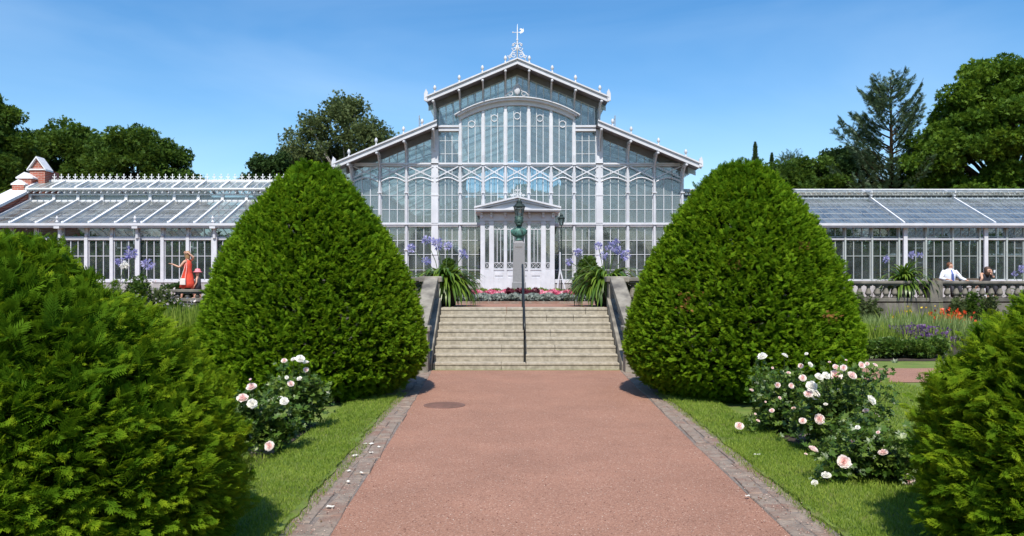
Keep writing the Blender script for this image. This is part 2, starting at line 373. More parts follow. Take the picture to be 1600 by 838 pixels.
T_TWIG = diamonds([((0, 0, 0), (0, 1.0, 0), .22, -.05), ((0, .2, 0), (.6, .7, .1), .2, .05), ((0, .2, 0), (-.6, .7, -.1), .2, .05), ((0, .1, 0), (.55, .05, .2), .18, -.05), ((0, .1, 0), (-.55, .1, .15), .18, .05)])
T_NEEDLE = diamonds([((0, 0, 0), (0, 1.0, 0), .05, 0)] + [((0, .15 + .14 * i, 0), (s * (.28 - .03 * i), .4 + .14 * i, .06 * (-1) ** i), .028, 0) for i in range(5) for s in (-1, 1)])
T_BLADE = diamonds([((0, 0, 0), (.0, 1.0, .25), .07, 0)])
def sph(n):
    v = rng.normal(size=(n, 3)); return nrm(v)

# ---- egg-shaped clipped conifer
def egg(name, prof, ncl, per, Lf, tmpl, mat, parent, seed, bump=.05, wob=.04, extra=None, up=.55, smallb=.07, Lb=.12):
    g = np.random.default_rng(seed); prof = np.array(prof, float); zs, rs = prof[:, 0], prof[:, 1]
    zz = np.linspace(zs[0], zs[-1], 400); rr = np.interp(zz, zs, rs); slope = np.gradient(rr, zz)
    wgt = (rr + .02) * np.sqrt(1 + np.minimum(slope ** 2, 30)); cdf = np.cumsum(wgt); cdf /= cdf[-1]
    z = np.interp(g.random(ncl), cdf, zz); th = g.random(ncl) * 2 * np.pi
    r = np.interp(z, zz, rr); sl = np.clip(np.interp(z, zz, slope), -6, 2)
    nrmv = nrm(np.stack([np.cos(th), np.sin(th), -sl], 1)); P = np.stack([r * np.cos(th), r * np.sin(th), z], 1)
    # bumps and hollows of the surface
    hh = np.zeros(ncl)
    for k in range(70):
        c = P[g.integers(ncl)]; d2 = ((P - c) ** 2).sum(1); hh += (g.random() - .5) * 2 * bump * np.exp(-d2 / (2 * (.12 + .3 * g.random()) ** 2))
    for k in range(500):
        c = P[g.integers(ncl)]; d2 = ((P - c) ** 2).sum(1); hh += (g.random() - .6) * smallb * np.exp(-d2 / (2 * .055 ** 2))
    hh += g.normal(size=ncl) * wob
    P = P + nrmv * hh[:, None]
    dirs = nrm(nrmv + np.array([0, 0, up]) + g.normal(size=(ncl, 3)) * .42)
    A = np.repeat(dirs, per, 0); Nc = nrm(g.normal(size=(ncl, 3)) * .45 + nrmv * .25 + np.array([0, 0, 1.])); Nn = np.repeat(Nc, per, 0)
    X = nrm(np.cross(A, Nn)); u = g.random(ncl * per); sg = np.where(g.random(ncl * per) < .5, -1., 1.) * (1 - u) * 1.3
    Df = nrm(A + X * sg[:, None] * .8 + g.normal(size=A.shape) * .17 + np.array([0, 0, -.12]))
    Ls = Lf * (.6 + .6 * g.random(ncl * per)) * (1.15 - .35 * u)
    Pf = np.repeat(P, per, 0) + A * ((u - .95) * Lb)[:, None] + g.normal(size=A.shape) * Lf * .06 - Df * (Ls * .35)[:, None]
    Nf = nrm(Nn + g.normal(size=A.shape) * .30)
    cr_ = np.repeat(g.random(ncl), per); rd = np.clip(.55 * cr_ + .45 * g.random(ncl * per), 0, 1)
    keep = Pf[:, 2] > .01
    return scatter(tmpl, Pf[keep], Df[keep], Nf[keep], Ls[keep], rd[keep], .42)
# ================================================================== SETTING
def struct(o): o['kind'] = 'structure'; return o
TZ = 1.2
def sheet(name, mat, rects, z):
    m = MB()
    for x0, x1, y0, y1 in rects: m.poly([(x0, y0, z), (x1, y0, z), (x1, y1, z), (x0, y1, z)], [(0, 1, 2, 3)])
    return struct(m.build(name, mat))
sheet('ground', 'lawn', [(-400, 400, -60, 900)], 0.0)
# red gravel path (flares a little towards the steps) and the cross path
def redx(y): return 1.62 + .03 * math.sin(y * 1.7) * 0 + .022 * (y - 5.5) + .06 * max(0, min(1, (y - 9) / 6))
def kerbx(y): return 1.90 + .022 * (y - 5.5) + (.25 * max(0, (y - 12.8) / 3.0) ** 1.5)
m = MB(); ys = [-8, 0, 3] + [4 + .5 * i for i in range(25)]
for a, b in zip(ys[:-1], ys[1:]):
    m.poly([(-redx(a) - .06, a, .004), (redx(a) + .06, a, .004), (redx(b) + .06, b, .004), (-redx(b) - .06, b, .004)], [(0, 1, 2, 3)])
struct(m.build('path', 'red'))
sheet('cross_path', 'red', [(2.45, 40, 14.0, 16.35), (-40, -2.45, 14.0, 16.35)], .008)
sheet('soil_bed', 'soil', [(2.72, 3.25, 7.4, 9.8), (-3.25, -2.72, 6.9, 9.8), (5.6, 30, 17.9, 25.6), (-30, -5.6, 17.9, 25.6)], .012)
sheet('soil_ring', 'soil', [(-5.2, -2.2, 11.6, 13.9), (2.2, 5.2, 11.6, 13.9)], .009)
# kerb: two rows of worn slabs each side
m = MB(); g = random.Random(4)
for s in (-1, 1):
    for row in (0, 1):
        y = -2.0
        while y < 15.8:
            ln = g.uniform(.4, 1.0) if row else g.uniform(.5, 1.2); y2 = min(y + ln, 15.95)
            def xi(yy): return redx(yy) - .02 if row == 0 else redx(yy) + (kerbx(yy) - redx(yy)) * .48
            def xo(yy): return redx(yy) + (kerbx(yy) - redx(yy)) * .44 if row == 0 else kerbx(yy)
            h = g.uniform(.010, .022); ja = [g.uniform(-.03, .03) for _ in range(4)]; gp = g.uniform(.003, .009)
            pts = [(xi(y) + ja[0], y + gp), (xo(y) + ja[1], y + gp + ja[0]), (xo(y2) + ja[2], y2 - gp), (xi(y2) + ja[3], y2 - gp + ja[1])]
            pts = [(s * px, py) for px, py in pts]
            if s < 0: pts = pts[::-1]
            cx_ = sum(p[0] for p in pts) / 4; cy_ = sum(p[1] for p in pts) / 4
            top = [(cx_ + (px - cx_) * .93, cy_ + (py - cy_) * .96, h + g.uniform(-.003, .003)) for px, py in pts]
            m.poly([(px, py, -.01) for px, py in pts] + [(px, py, h - .008) for px, py in pts] + top,
                   [(i, (i + 1) % 4, 4 + (i + 1) % 4, 4 + i) for i in range(4)] + [(4 + i, 4 + (i + 1) % 4, 8 + (i + 1) % 4, 8 + i) for i in range(4)] + [(8, 9, 10, 11)])
            y = y2
struct(m.build('kerb', 'kerb'))
m = MB()
for s in (-1, 1):
    for a, b in zip(ys[:-1], ys[1:]):
        if b > 15.95: continue
        q = [(s * (redx(a) - .03), a, .006), (s * (kerbx(a) + .03), a, .006), (s * (kerbx(b) + .03), b, .006), (s * (redx(b) - .03), b, .006)]
        m.poly(q if s > 0 else q[::-1], [(0, 1, 2, 3)])
struct(m.build('kerb_bed', 'rock'))
# loose grit lying on the path
n = 9000; yy_ = 4.6 + 11 * rng.random(n) ** 1.6; P = np.stack([rng.uniform(-1.75, 1.75, n), yy_, np.full(n, .006)], 1)
e = rng.random(n) < .35; P[e, 0] = np.sign(P[e, 0]) * (1.5 + .45 * rng.random(e.sum()) ** .8); P[:, 2] += np.where(np.abs(P[:, 0]) > 1.62, .016, 0)
ov = np.array([(0, 0, 1), (1, 0, .2), (0, 1, .2), (-1, 0, .2), (0, -1, .2)], float); of = np.array([(0, 1, 2, 2), (0, 2, 3, 3), (0, 3, 4, 4), (0, 4, 1, 1)])[:, :3]
V, Fq, r_ = scatter((ov * .5, of), P, np.concatenate([rng.normal(size=(n, 2)), np.zeros((n, 1))], 1), np.tile([0, 0, 1.], (n, 1)), .010 * (.5 + rng.random(n) ** 2))
tag(npobj('loose_grit', V, Fq, leaf('grit', (.17, .08, .06), (.58, .44, .36), (.30, .15, .11), 0, .9, .2), rnd=r_), 'loose reddish and pale grit scattered over the path and its edges', 'gravel', kind='stuff')
n = 420; P = np.stack([np.sign(rng.normal(size=n)) * rng.uniform(1.6, 2.0, n), 4.6 + 11 * rng.random(n), np.full(n, .022)], 1)
V, Fq, r_ = scatter(T_LEAF, P, np.concatenate([rng.normal(size=(n, 2)), np.zeros((n, 1))], 1), sph(n) * .4 + np.array([0, 0, 1.]), .022 * (.4 + rng.random(n)))
tag(npobj('leaf_litter', V, Fq, leaf('dry_leaves', (.12, .07, .03), (.34, .24, .10), None, .1, .9, .1), rnd=r_), 'tiny dry leaf crumbs gathered along both stone kerbs', 'leaf litter', kind='stuff')
# raised turf borders (lawn) beside the kerb, ragged edge
m = MB(); g = random.Random(9)
for s in (-1, 1):
    yy = [-3 + .12 * i for i in range(136)]; prev = None
    for y in yy:
        if y > 13.3: break
        xa = kerbx(y) + .02 + g.uniform(-.02, .02) + .02 * math.sin(y * 5); cur = (xa, y)
        if prev:
            pa, pb = prev, cur
            q = [(s * pa[0], pa[1], .0), (s * pb[0], pb[1], .0), (s * pb[0], pb[1], .03), (s * pa[0], pa[1], .03), (s * (pb[0] + .05), pb[1], .04), (s * (pa[0] + .05), pa[1], .04), (s * 2.6, pb[1], .04), (s * 2.6, pa[1], .04), (s*2.66, pb[1], .0), (s*2.66, pa[1], .0)]
            fs = [(0, 1, 2, 3), (3, 2, 4, 5), (5, 4, 6, 7), (7, 6, 8, 9)]
            m.poly(q, fs if s < 0 else [f[::-1] for f in fs])
        prev = cur
struct(m.build('lawn_border', 'lawn'))
# grass blades on the near lawn
def grass(xr, yr, n, h, z):
    P = np.stack([rng.uniform(*xr, n), rng.uniform(*yr, n), np.full(n, z)], 1)
    D = np.stack([rng.normal(size=n) * .45, rng.normal(size=n) * .45, np.ones(n)], 1)
    patch = .5 + .5 * np.sin(P[:, 0] * 4.1 + 2 * np.sin(P[:, 1] * 1.9)) * np.sin(P[:, 1] * 3.3)
    return scatter(T_BLADE, P, D, sph(n), h * (.6 + .8 * rng.random(n)), np.clip(rng.random(n) * .7 + patch * .3, 0, 1))
gp = [grass((-2.62, -1.96), (4.2, 8.5), 20000, .035, .035), grass((1.94, 2.62), (4.2, 8.5), 22000, .035, .035),
      grass((-2.65, -2.03), (8.5, 12), 9000, .04, .035), grass((2.0, 2.65), (8.5, 12), 9000, .04, .035),
      grass((-2.0, -1.84), (4.2, 8.5), 2600, .03, .018), grass((1.84, 2.0), (4.2, 8.5), 2600, .03, .018), grass((-2.08, -1.93), (8.5, 12.5), 2000, .03, .018), grass((1.93, 2.08), (8.5, 12.5), 2000, .03, .018),
      grass((3.2, 6.5), (8.5, 14.), 26000, .05, .0), grass((-4.0, -3.2), (6, 10.), 5000, .05, .0), grass((2.62, 3.6), (5.0, 8.5), 16000, .05, .0), grass((-3.3, -2.62), (5.0, 8.5), 9000, .05, .0)]
V, Fq, r_ = join(gp); tag(npobj('grass', V, Fq, 'gblade', rnd=r_), 'short mown grass blades beside the stone kerbs', 'grass', kind='stuff')
# terrace
m = MB()
m.prism([(-60, 25.8), (-5.5, 25.8), (-5.5, 18.62), (-2.3, 18.62), (-1.95, 18.5), (1.95, 18.5), (2.3, 18.62), (5.5, 18.62), (5.5, 25.8), (60, 25.8), (60, 120), (-60, 120)], 'z', -.5, TZ)
struct(m.build('terrace', 'red'))
m = MB()   # the stone face of the terrace
for x0, x1, y in ((-60, -5.62, 25.7), (5.62, 60, 25.7), (-5.5, -2.42, 18.52), (2.42, 5.5, 18.52)):
    m.box(x0, x1, y - .1, y + .095, -.3, TZ - .06)
    m.box(x0, x1, y - .16, y - .1, -.3, .12)
for s in (-1, 1): m.box(s * 5.56 - .06, s * 5.56 + .06, 18.42, 25.6, -.3, TZ - .06)
tag(m.build('retaining_wall', 'stoned'), 'stained stone retaining wall below the balustrades of the raised terrace', 'wall')

# ------------------------------------------------------------------ steps
st = thing('stone_steps', 'broad flight of eight weathered granite steps rising to the terrace', 'steps', (0, 16.1, 0))
g = random.Random(3); NR = 8; RH = TZ / NR; TD = .285
joints = [[-.5], [], [-.5, .62], [], [-.45, .55], [], [-.42, .5, 1.1], [-.4, 1.4]]
for i in range(NR):
    y0 = 16.1 + TD * i; z1 = RH * (i + 1); z0 = z1 - RH - (.12 if i else .3)
    xs = [-1.9, -.03] + [.03, 1.9]; cuts = [-1.9, 0.0, 1.9] + [j for j in joints[i]]
    cuts = sorted(cuts); mm = MB()
    for a, b in zip(cuts[:-1], cuts[1:]):
        dy = g.uniform(-.006, .006); mm.cham(a + .005, b - .005, y0 + dy - .006, y0 + TD + .30, z1 - .05, z1 + (g.uniform(-.004, .002) if i < NR - 1 else .005), .015); mm.box(a + .005, b - .005, y0 + dy + .008, y0 + TD + .28, z0, z1 - .051)
    mm.build('step', 'step', st)
# cheek balustrades on both sides of the steps
for s, side in ((-1, 'left'), (1, 'right')):
    t = thing('stair_balustrade', 'sloping stone balustrade with balusters and a flat coping on the %s side of the steps' % side, 'balustrade', (s * 2.12, 16.0, 0), 'balustrades flanking the steps')
    x0, x1 = sorted((s * 1.91, s * 2.34))
    bz = lambda y: .10 + (y - 16.0) * (TZ / 2.28) + .12
    m = MB(); m.prism([(15.85, -.1), (18.3, -.1), (18.3, bz(18.3)), (15.85, bz(15.85))], 'x', x0, x1); m.build('base_wall', 'stone', t, bevel=.01)
    m = MB(); xa, xb = sorted((s * 1.97, s * 2.28))
    m.prism([(15.75, .78), (18.25, 1.80), (18.25, 1.91), (15.75, .89)], 'x', xa, xb); m.build('coping', 'stone', t, bevel=.012)
    m = MB(); m.cham(s * 2.15 - .2, s * 2.15 + .2, 18.25, 18.62, .9, 1.80, .01); m.cham(s * 2.15 - .26, s * 2.15 + .26, 18.2, 18.68, 1.80, 1.92, .02); m.build('upper_pier', 'stone', t)
    m = MB(); m.cham(s * 2.12 - .19, s * 2.12 + .19, 15.5, 15.86, -.1, .82, .01); m.cham(s * 2.12 - .23, s * 2.12 + .23, 15.46, 15.9, .82, .92, .02); m.build('lower_pier', 'stone', t)
    for k in range(8):
        y = 16.0 + k * .29; zb = bz(y) - .02; zt = .78 + (y - 15.75) * .408 + .01; h = zt - zb
        m = MB(); m.lathe([(.07, 0), (.07, .1 * h), (.045, .16 * h), (.085, .38 * h), (.075, .5 * h), (.04, .78 * h), (.065, .9 * h), (.065, h)], (s * 2.12, y, zb), 8)
        m.build('baluster', 'stone', t, smooth=True)
# centre handrail
t = thing('handrail', 'thin dark iron handrail running up the middle of the stone steps', 'handrail', (0, 16.2, 0))
m = MB(); m.tube([(-.03, 16.05, .80), (-.03, 16.2, .98), (-.03, 18.4, 2.13), (-.03, 18.62, 2.20), (-.03, 18.72, 2.13)], .022, 8); m.build('rail', 'iron', t, smooth=True)
m = MB(); m.tube([(-.03, 16.2, .55), (-.03, 18.4, 1.72)], .014, 6); m.build('lower_rail', 'iron', t)
for y, z, zz in ((16.22, .13, .99), (17.3, .72, 1.55), (18.45, 1.18, 2.15)):
    m = MB(); m.tube([(-.03, y, z), (-.03, y, zz)], .02, 8); m.lathe([(.04, 0), (.04, .015), (.02, .03)], (-.03, y, z), 10); m.build('post', 'iron', t)

# ------------------------------------------------------------------ balustrades along the terrace edge
BAL = None
def baluster_mesh(h):
    m = MB(); m.box(-.085, .085, -.085, .085, 0, .06 * h)
    m.lathe([(.06, .06 * h), (.075, .10 * h), (.045, .15 * h), (.095, .30 * h), (.10, .40 * h), (.075, .58 * h), (.045, .80 * h), (.07, .86 * h), (.05, .90 * h), (.08, .94 * h)], (0, 0, 0), 12)
    m.box(-.085, .085, -.085, .085, .94 * h, h); return m
def balustrade(p0, p1, z, h, label, nb, piers, grp):
    t = thing('balustrade', label, 'balustrade', (p0[0], p0[1], z), grp)
    dx, dy = p1[0] - p0[0], p1[1] - p0[1]; ln = math.hypot(dx, dy); ux, uy = dx / ln, dy / ln
    def seg(w, z0, z1, name, bv=.01):
        m = MB(); m.bar((p0[0], p0[1], (z0 + z1) / 2), (p1[0], p1[1], (z0 + z1) / 2), w, z1 - z0); m.build(name, 'stoned', t, bevel=bv)
    seg(.34, z - .02, z + .10, 'base_course'); seg(.34, z + h - .10, z + h, 'coping', .02); seg(.26, z + h - .14, z + h - .10, 'coping_moulding')
    bh = h - .24; first = None
    for k in piers:
        x, y = p0[0] + ux * k, p0[1] + uy * k; m = MB(); m.cham(x - .2, x + .2, y - .2, y + .2, z - .03, z + h + .012, .012); m.build('pier', 'stoned', t)
    for k in range(nb):
        d = ln * (k + .5) / nb
        if any(abs(d - q) < .27 for q in piers): continue
        x, y = p0[0] + ux * d, p0[1] + uy * d
        if first is None: first = baluster_mesh(bh).build('baluster', 'stoned', None, smooth=False); first.parent = t; b = first
        else: b = first.copy(); COL.objects.link(b); b.parent = t
        b.location = (x - p0[0], y - p0[1], .10)
    return t
balustrade((5.5, 25.8), (26, 25.8), TZ, .65, 'long stone balustrade on the terrace edge in front of the right greenhouse wing', 72, [.2, 4.2, 7.95, 12.3, 16.6], 'terrace balustrades')
balustrade((-26, 25.8), (-5.5, 25.8), TZ, .38, 'low stone balustrade on the terrace edge in front of the left greenhouse wing', 64, [4.2, 8.4, 18.6], 'terrace balustrades')
balustrade((-5.5, 18.62), (-2.42, 18.62), TZ, .7, 'short stone balustrade joining the left stair pier, half hidden by the clipped conifer', 11, [.2], 'terrace balustrades')
balustrade((2.42, 18.62), (5.5, 18.62), TZ, .7, 'short stone balustrade joining the right stair pier, half hidden by the clipped conifer', 11, [2.9], 'terrace balustrades')

# manhole
t = thing('manhole_cover', 'round rusty iron manhole cover set in the red gravel near the left clipped conifer', 'manhole cover', (-1.27, 11.35, .0))
m = MB(); m.lathe([(.30, .0), (.30, .010), (.27, .014)], (-1.27, 11.35, 0), 28); m.build('rim', 'manhole', t)
m = MB(); m.lathe([(.262, .0), (.262, .017), (.25, .018)], (-1.27, 11.35, 0), 28)
for k in range(-4, 5): m.box(-1.27 - math.sqrt(.06 - (k * .05) ** 2), -1.27 + math.sqrt(.06 - (k * .05) ** 2), 11.35 + k * .05 - .006, 11.35 + k * .05 + .006, .015, .021)
m.build('lid', 'manhole', t)
# ================================================================== PALM HOUSE
FY = 33.5; Y0, Y1 = 32.5, 58.0
ph = thing('palm_house', 'tall white iron and glass palm house with a stepped gabled roof behind the statue', 'greenhouse', (0, FY, TZ))
CO = [.49, 1.43, 2.40, 3.46, 4.66, 5.78, 6.95]
zu = lambda x: 10.98 - .419 * abs(x)          # top of upper roof
zs = lambda x: 8.39 - .416 * (abs(x) - 3.42)  # top of side roof
def zroof(x): return zu(x) if abs(x) <= 3.47 else zs(x)
ZS, ZT, ZB, ZE = 1.95, 4.27, 6.78, 8.32       # sill, transom, beam, eave line
XA = 2.40
def zarch(x): # top of the segmental arch over the five middle bays
    Rr = (XA ** 2 + .62 ** 2) / (2 * .62); return 8.88 + math.sqrt(max(0, Rr * Rr - x * x)) - (Rr - .62)
m = MB(); m.box(-7.05, 7.05, FY + .3, Y1 - 1, TZ - .05, 1.30); m.build('floor', 'soil', ph)
m = MB(); m.box(-7.05, 7.05, FY - .06, FY + .25, TZ - .05, 1.80); m.box(-7.12, 7.12, FY - .12, FY - .06, TZ - .05, 1.42); m.build('plinth', 'plinth', ph)
m = MB(); m.box(-7.1, 7.1, FY - .1, FY + .08, 1.80, 1.93); m.build('sill', 'white', ph)
# columns
for c in CO:
    for s in (-1, 1):
        x = s * c; m = MB()
        if c == 3.46:
            m.box(x - .14, x + .14, FY - .16, FY + .1, 1.80, 8.25)
            for z in (3.0, 4.27, 5.5, 6.8, 7.9): m.box(x - .16, x + .16, FY - .18, FY - .158, z - .03, z + .03)
            m.box(x - .17, x + .17, FY - .2, FY + .1, 1.93, 2.2)
        else:
            zt = (zarch(x) - .05) if c <= XA else zs(x) - .42
            if c > 6: zt = zs(x) - .3
            m.box(x - .055, x + .055, FY - .11, FY + .08, 1.80, zt); m.tube([(x, FY - .12, 1.95), (x, FY - .12, min(zt, ZB + .4))], .048, 10)
            for z in (2.05, 3.2, 4.27, 5.6, 6.78): m.box(x - .085, x + .085, FY - .21, FY - .13, z - .025, z + .025)
            m.box(x - .09, x + .09, FY - .2, FY - .1, 1.93, 2.12)
        m.build('column', 'white', ph)
# beams
m = MB(); m.box(-7.0, 7.0, FY - .12, FY + .05, ZT - .09, ZT + .05); m.box(-7.0, 7.0, FY - .16, FY - .12, ZT - .02, ZT + .05); m.build('transom', 'white', ph)
m = MB(); m.box(-6.85, 6.85, FY - .13, FY + .05, ZB - .07, ZB + .07); m.box(-6.6, 6.6, FY - .18, FY - .13, ZB + .0, ZB + .07); m.build('cross_beam', 'white', ph)
for s in (-1, 1):
    m = MB(); a, b = sorted((s * 2.45, s * 3.32)); m.box(a, b, FY - .16, FY + .05, ZE - .13, ZE + .10); m.box(a, b, FY - .22, FY - .16, ZE + .02, ZE + .10); m.build('eave_beam', 'white', ph)
# lattice below the cross beam in each bay
xsb = [-c for c in CO[::-1]] + CO
for a, b in zip(xsb[:-1], xsb[1:]):
    mid = (a + b) / 2; m = MB(); y = FY - .17; a1, b1 = a + .06, b - .06
    m.bar((a1, y, ZB - .08), (b1, y, 6.22), .03, .045); m.bar((a1, y - .004, 6.22), (b1, y - .004, ZB - .08), .03, .045)
    m.tube([(a1 + (b1 - a1) * i / 8, y, 6.06 + .17 * math.sin(math.pi * i / 8)) for i in range(9)], .028, 5)
    m.build('lattice', 'white', ph)
# arch
def strip(m, f0, f1, y0, y1, xa, xb, n=28):
    for i in range(n):
        p, q = xa + (xb - xa) * i / n, xa + (xb - xa) * (i + 1) / n
        m.prism([(p, f0(p)), (q, f0(q)), (q, f1(q)), (p, f1(p))], 'y', y0, y1)
m = MB(); strip(m, lambda x: zarch(x) - .22, lambda x: zarch(x) - .04, FY - .16, FY + .05, -2.42, 2.42); strip(m, lambda x: zarch(x) - .04, lambda x: zarch(x) + .05, FY - .34, FY + .05, -2.5, 2.5)
strip(m, lambda x: zarch(x) + .05, lambda x: zarch(x) + .09, FY - .42, FY + .05, -2.62, 2.62)
m.build('arch', 'white', ph)
m = MB(); m.tube([(-.5, FY - .3, 9.62), (-.35, FY - .3, 9.78), (-.2, FY - .3, 9.82), (-.12, FY - .3, 10.0), (0, FY - .3, 10.16), (.12, FY - .3, 10.0), (.2, FY - .3, 9.82), (.35, FY - .3, 9.78), (.5, FY - .3, 9.62)], .035, 6)
m.ball((0, FY - .3, 9.86), .14, sz=1.3, sy=.4); m.ball((0, FY - .3, 10.1), .07, sy=.5)
for s in (-1, 1): m.tube([(s * (.28 + .1 * math.cos(t * .7)), FY - .3, 9.72 + .08 * math.sin(t * .7)) for t in range(9)], .018, 5)
m.build('keystone_crest', 'white', ph, smooth=True)
# windows
def window(parent, x0, x1, y, zlo, top, nm=2, hb=(), mat='frame', gmat='glass', mw=.028, fw=.026, name='window', d=.05):
    m = MB(); xs = [x0 + (x1 - x0) * i / (nm + 1) for i in range(nm + 2)]
    for i, x in enumerate(xs):
        w = fw if i in (0, nm + 1) else mw; xx = x + (fw / 2 if i == 0 else -fw / 2 if i == nm + 1 else 0)
        zt = top(xx)
        if zt - zlo > .05: m.box(xx - w / 2, xx + w / 2, y - d / 2, y + d / 2, zlo, zt)
    m.box(x0 + fw, x1 - fw, y - d / 2, y + d / 2 - .003, zlo, zlo + fw)
    n = 6
    for i in range(n):
        p, q = x0 + (x1 - x0) * i / n, x0 + (x1 - x0) * (i + 1) / n
        m.prism([(p, top(p) - fw), (q, top(q) - fw), (q, top(q)), (p, top(p))], 'y', y - d / 2 - .002, y + d / 2 + .002)
    for z in hb:
        if all(z < top(x) - .08 for x in (x0, x1)) and z > zlo + .05: m.box(x0 + fw, x1 - fw, y - .012, y + .012, z - .011, z + .011)
    w = m.build(name, mat, parent)
    g_ = MB()
    for i in range(n):
        p, q = x0 + (x1 - x0) * i / n, x0 + (x1 - x0) * (i + 1) / n
        dy = random.uniform(-.004, .004)
        g_.poly([(p, y + .018, zlo), (q, y + .018, zlo), (q, y + .018, top(q)), (p, y + .018, top(p))], [(0, 1, 2, 3)])
    g_.build('pane', gmat, w); return w
for a, b in zip(xsb[:-1], xsb[1:]):
    a1, b1 = a + .055, b - .055
    if abs(abs(a) - 3.46) < .01: a1 = a + .14
    if abs(abs(b) - 3.46) < .01: b1 = b - .14
    mid = (a + b) / 2
    porch = abs(mid) < 1.3
    if not porch: window(ph, a1, b1, FY, ZS - .02, lambda x: ZT - .09, hb=(2.35, 3.0, 3.6))
    window(ph, a1, b1, FY, ZT + .05, lambda x: ZB - .07, hb=(4.9, 5.5))
    if abs(mid) < XA:
        window(ph, a1, b1, FY, ZB + .07, lambda x: zarch(x) - .2, hb=(8.42,))
        m = MB(); zc = (zarch(mid) - .2) - (.46 if abs(mid) < 1.5 else .42)
        m.tube([(mid + .135 * math.cos(t * math.pi / 9), FY - .03, zc + .135 * math.sin(t * math.pi / 9)) for t in range(18)], .022, 5, True); m.build('window_ring', 'white', ph)
    elif abs(mid) < 3.4:
        window(ph, a1, b1, FY, ZB + .07, lambda x: ZE - .13, hb=(7.25, 7.8))
    else:
        window(ph, a1, b1, FY, ZB + .07, lambda x: max(ZB + .09, zs(x) - .40), hb=())
# gable windows above the arch
gx = [-3.3, -2.4, -1.43, -.49, 0.0, .49, 1.43, 2.4, 3.3]
for a, b in zip(gx[:-1], gx[1:]):
    mid = (a + b) / 2; n = 12; m = MB(); y = FY
    zb_ = (lambda x: zarch(x) + .06) if abs(mid) < 2.4 else (lambda x: ZE + .1)
    xs = [a + .03, (2 * a + b) / 3, (a + 2 * b) / 3, b - .03] if abs(mid) > .4 else [a + .03, mid, b - .03]
    for x in xs: m.box(x - .018, x + .018, y - .03, y + .03, zb_(x), zu(x) - .38)
    strip(m, lambda x: zu(x) - .42, lambda x: zu(x) - .37, y - .032, y + .032, a, b, 4)
    w = m.build('gable_window', 'frame', ph); g_ = MB()
    for i in range(n):
        p, q = a + (b - a) * i / n, a + (b - a) * (i + 1) / n
        g_.poly([(p, y + .018, zb_(p)), (q, y + .018, zb_(q)), (q, y + .018, zu(q) - .38), (p, y + .018, zu(p) - .38)], [(0, 1, 2, 3)])
    g_.build('pane', 'glass', w)
# roofs
def sbox(m, xa, za, xb, zb, y0, y1, t): m.prism([(xa, za), (xb, zb), (xb, zb - t), (xa, za - t)], 'y', y0, y1)
def roofpanel(zf, x0, x1, y0, y1, soff, step=.30):
    t_ = MB()
    y = y0 + soff
    while y < y1: sbox(t_, x0, zf(x0) - .1, x1, zf(x1) - .1, y - .05, y + .05, .03); y += step
    y = y0 + soff
    while y < y1: sbox(t_, x0, zf(x0) - .16, x1, zf(x1) - .16, y - .05, y + .05, .16); y += 2.3
    for k in range(1, 4):
        x = x0 + (x1 - x0) * k / 4; t_.box(x - .035, x + .035, y0 + soff, y1, zf(x) - .26, zf(x) - .16)
    r = t_.build('roof', 'milky', ph)
    g_ = MB(); g_.poly([(x0, y0 + soff, zf(x0) - .09), (x1, y0 + soff, zf(x1) - .09), (x1, y1, zf(x1) - .09), (x0, y1, zf(x0) - .09)], [(0, 1, 2, 3)]); g_.build('pane', 'roofglass', r)
    b_ = MB(); sbox(b_, x0, zf(x0) - .04, x1, zf(x1) - .04, y0 + .08, y0 + soff + .06, .07); b_.build('soffit', 'soffit', r)
    f_ = MB(); sbox(f_, x0, zf(x0), x1, zf(x1), y0, y0 + .08, .20); sbox(f_, x0, zf(x0) + .045, x1, zf(x1) + .045, y0 - .07, y0 + .12, .06); f_.build('bargeboard', 'white', r)
    return r
for s in (-1, 1):
    roofpanel(zu, 0.0, s * 3.75, Y0, Y1, 1.08)
    roofpanel(zs, s * 3.30, s * 7.55, Y0, Y1, 1.08)
# gable-wall filler between glass and roof: rafter against the wall
m = MB()
for s in (-1, 1):
    sbox(m, 0, zu(0) - .12, s * 3.5, zu(3.5) - .12, FY - .05, FY + .07, .27); sbox(m, s * 3.3, zs(3.3) - .12, s * 7.2, zs(7.2) - .12, FY - .05, FY + .07, .30)
m.build('wall_rafter', 'soffit', ph)
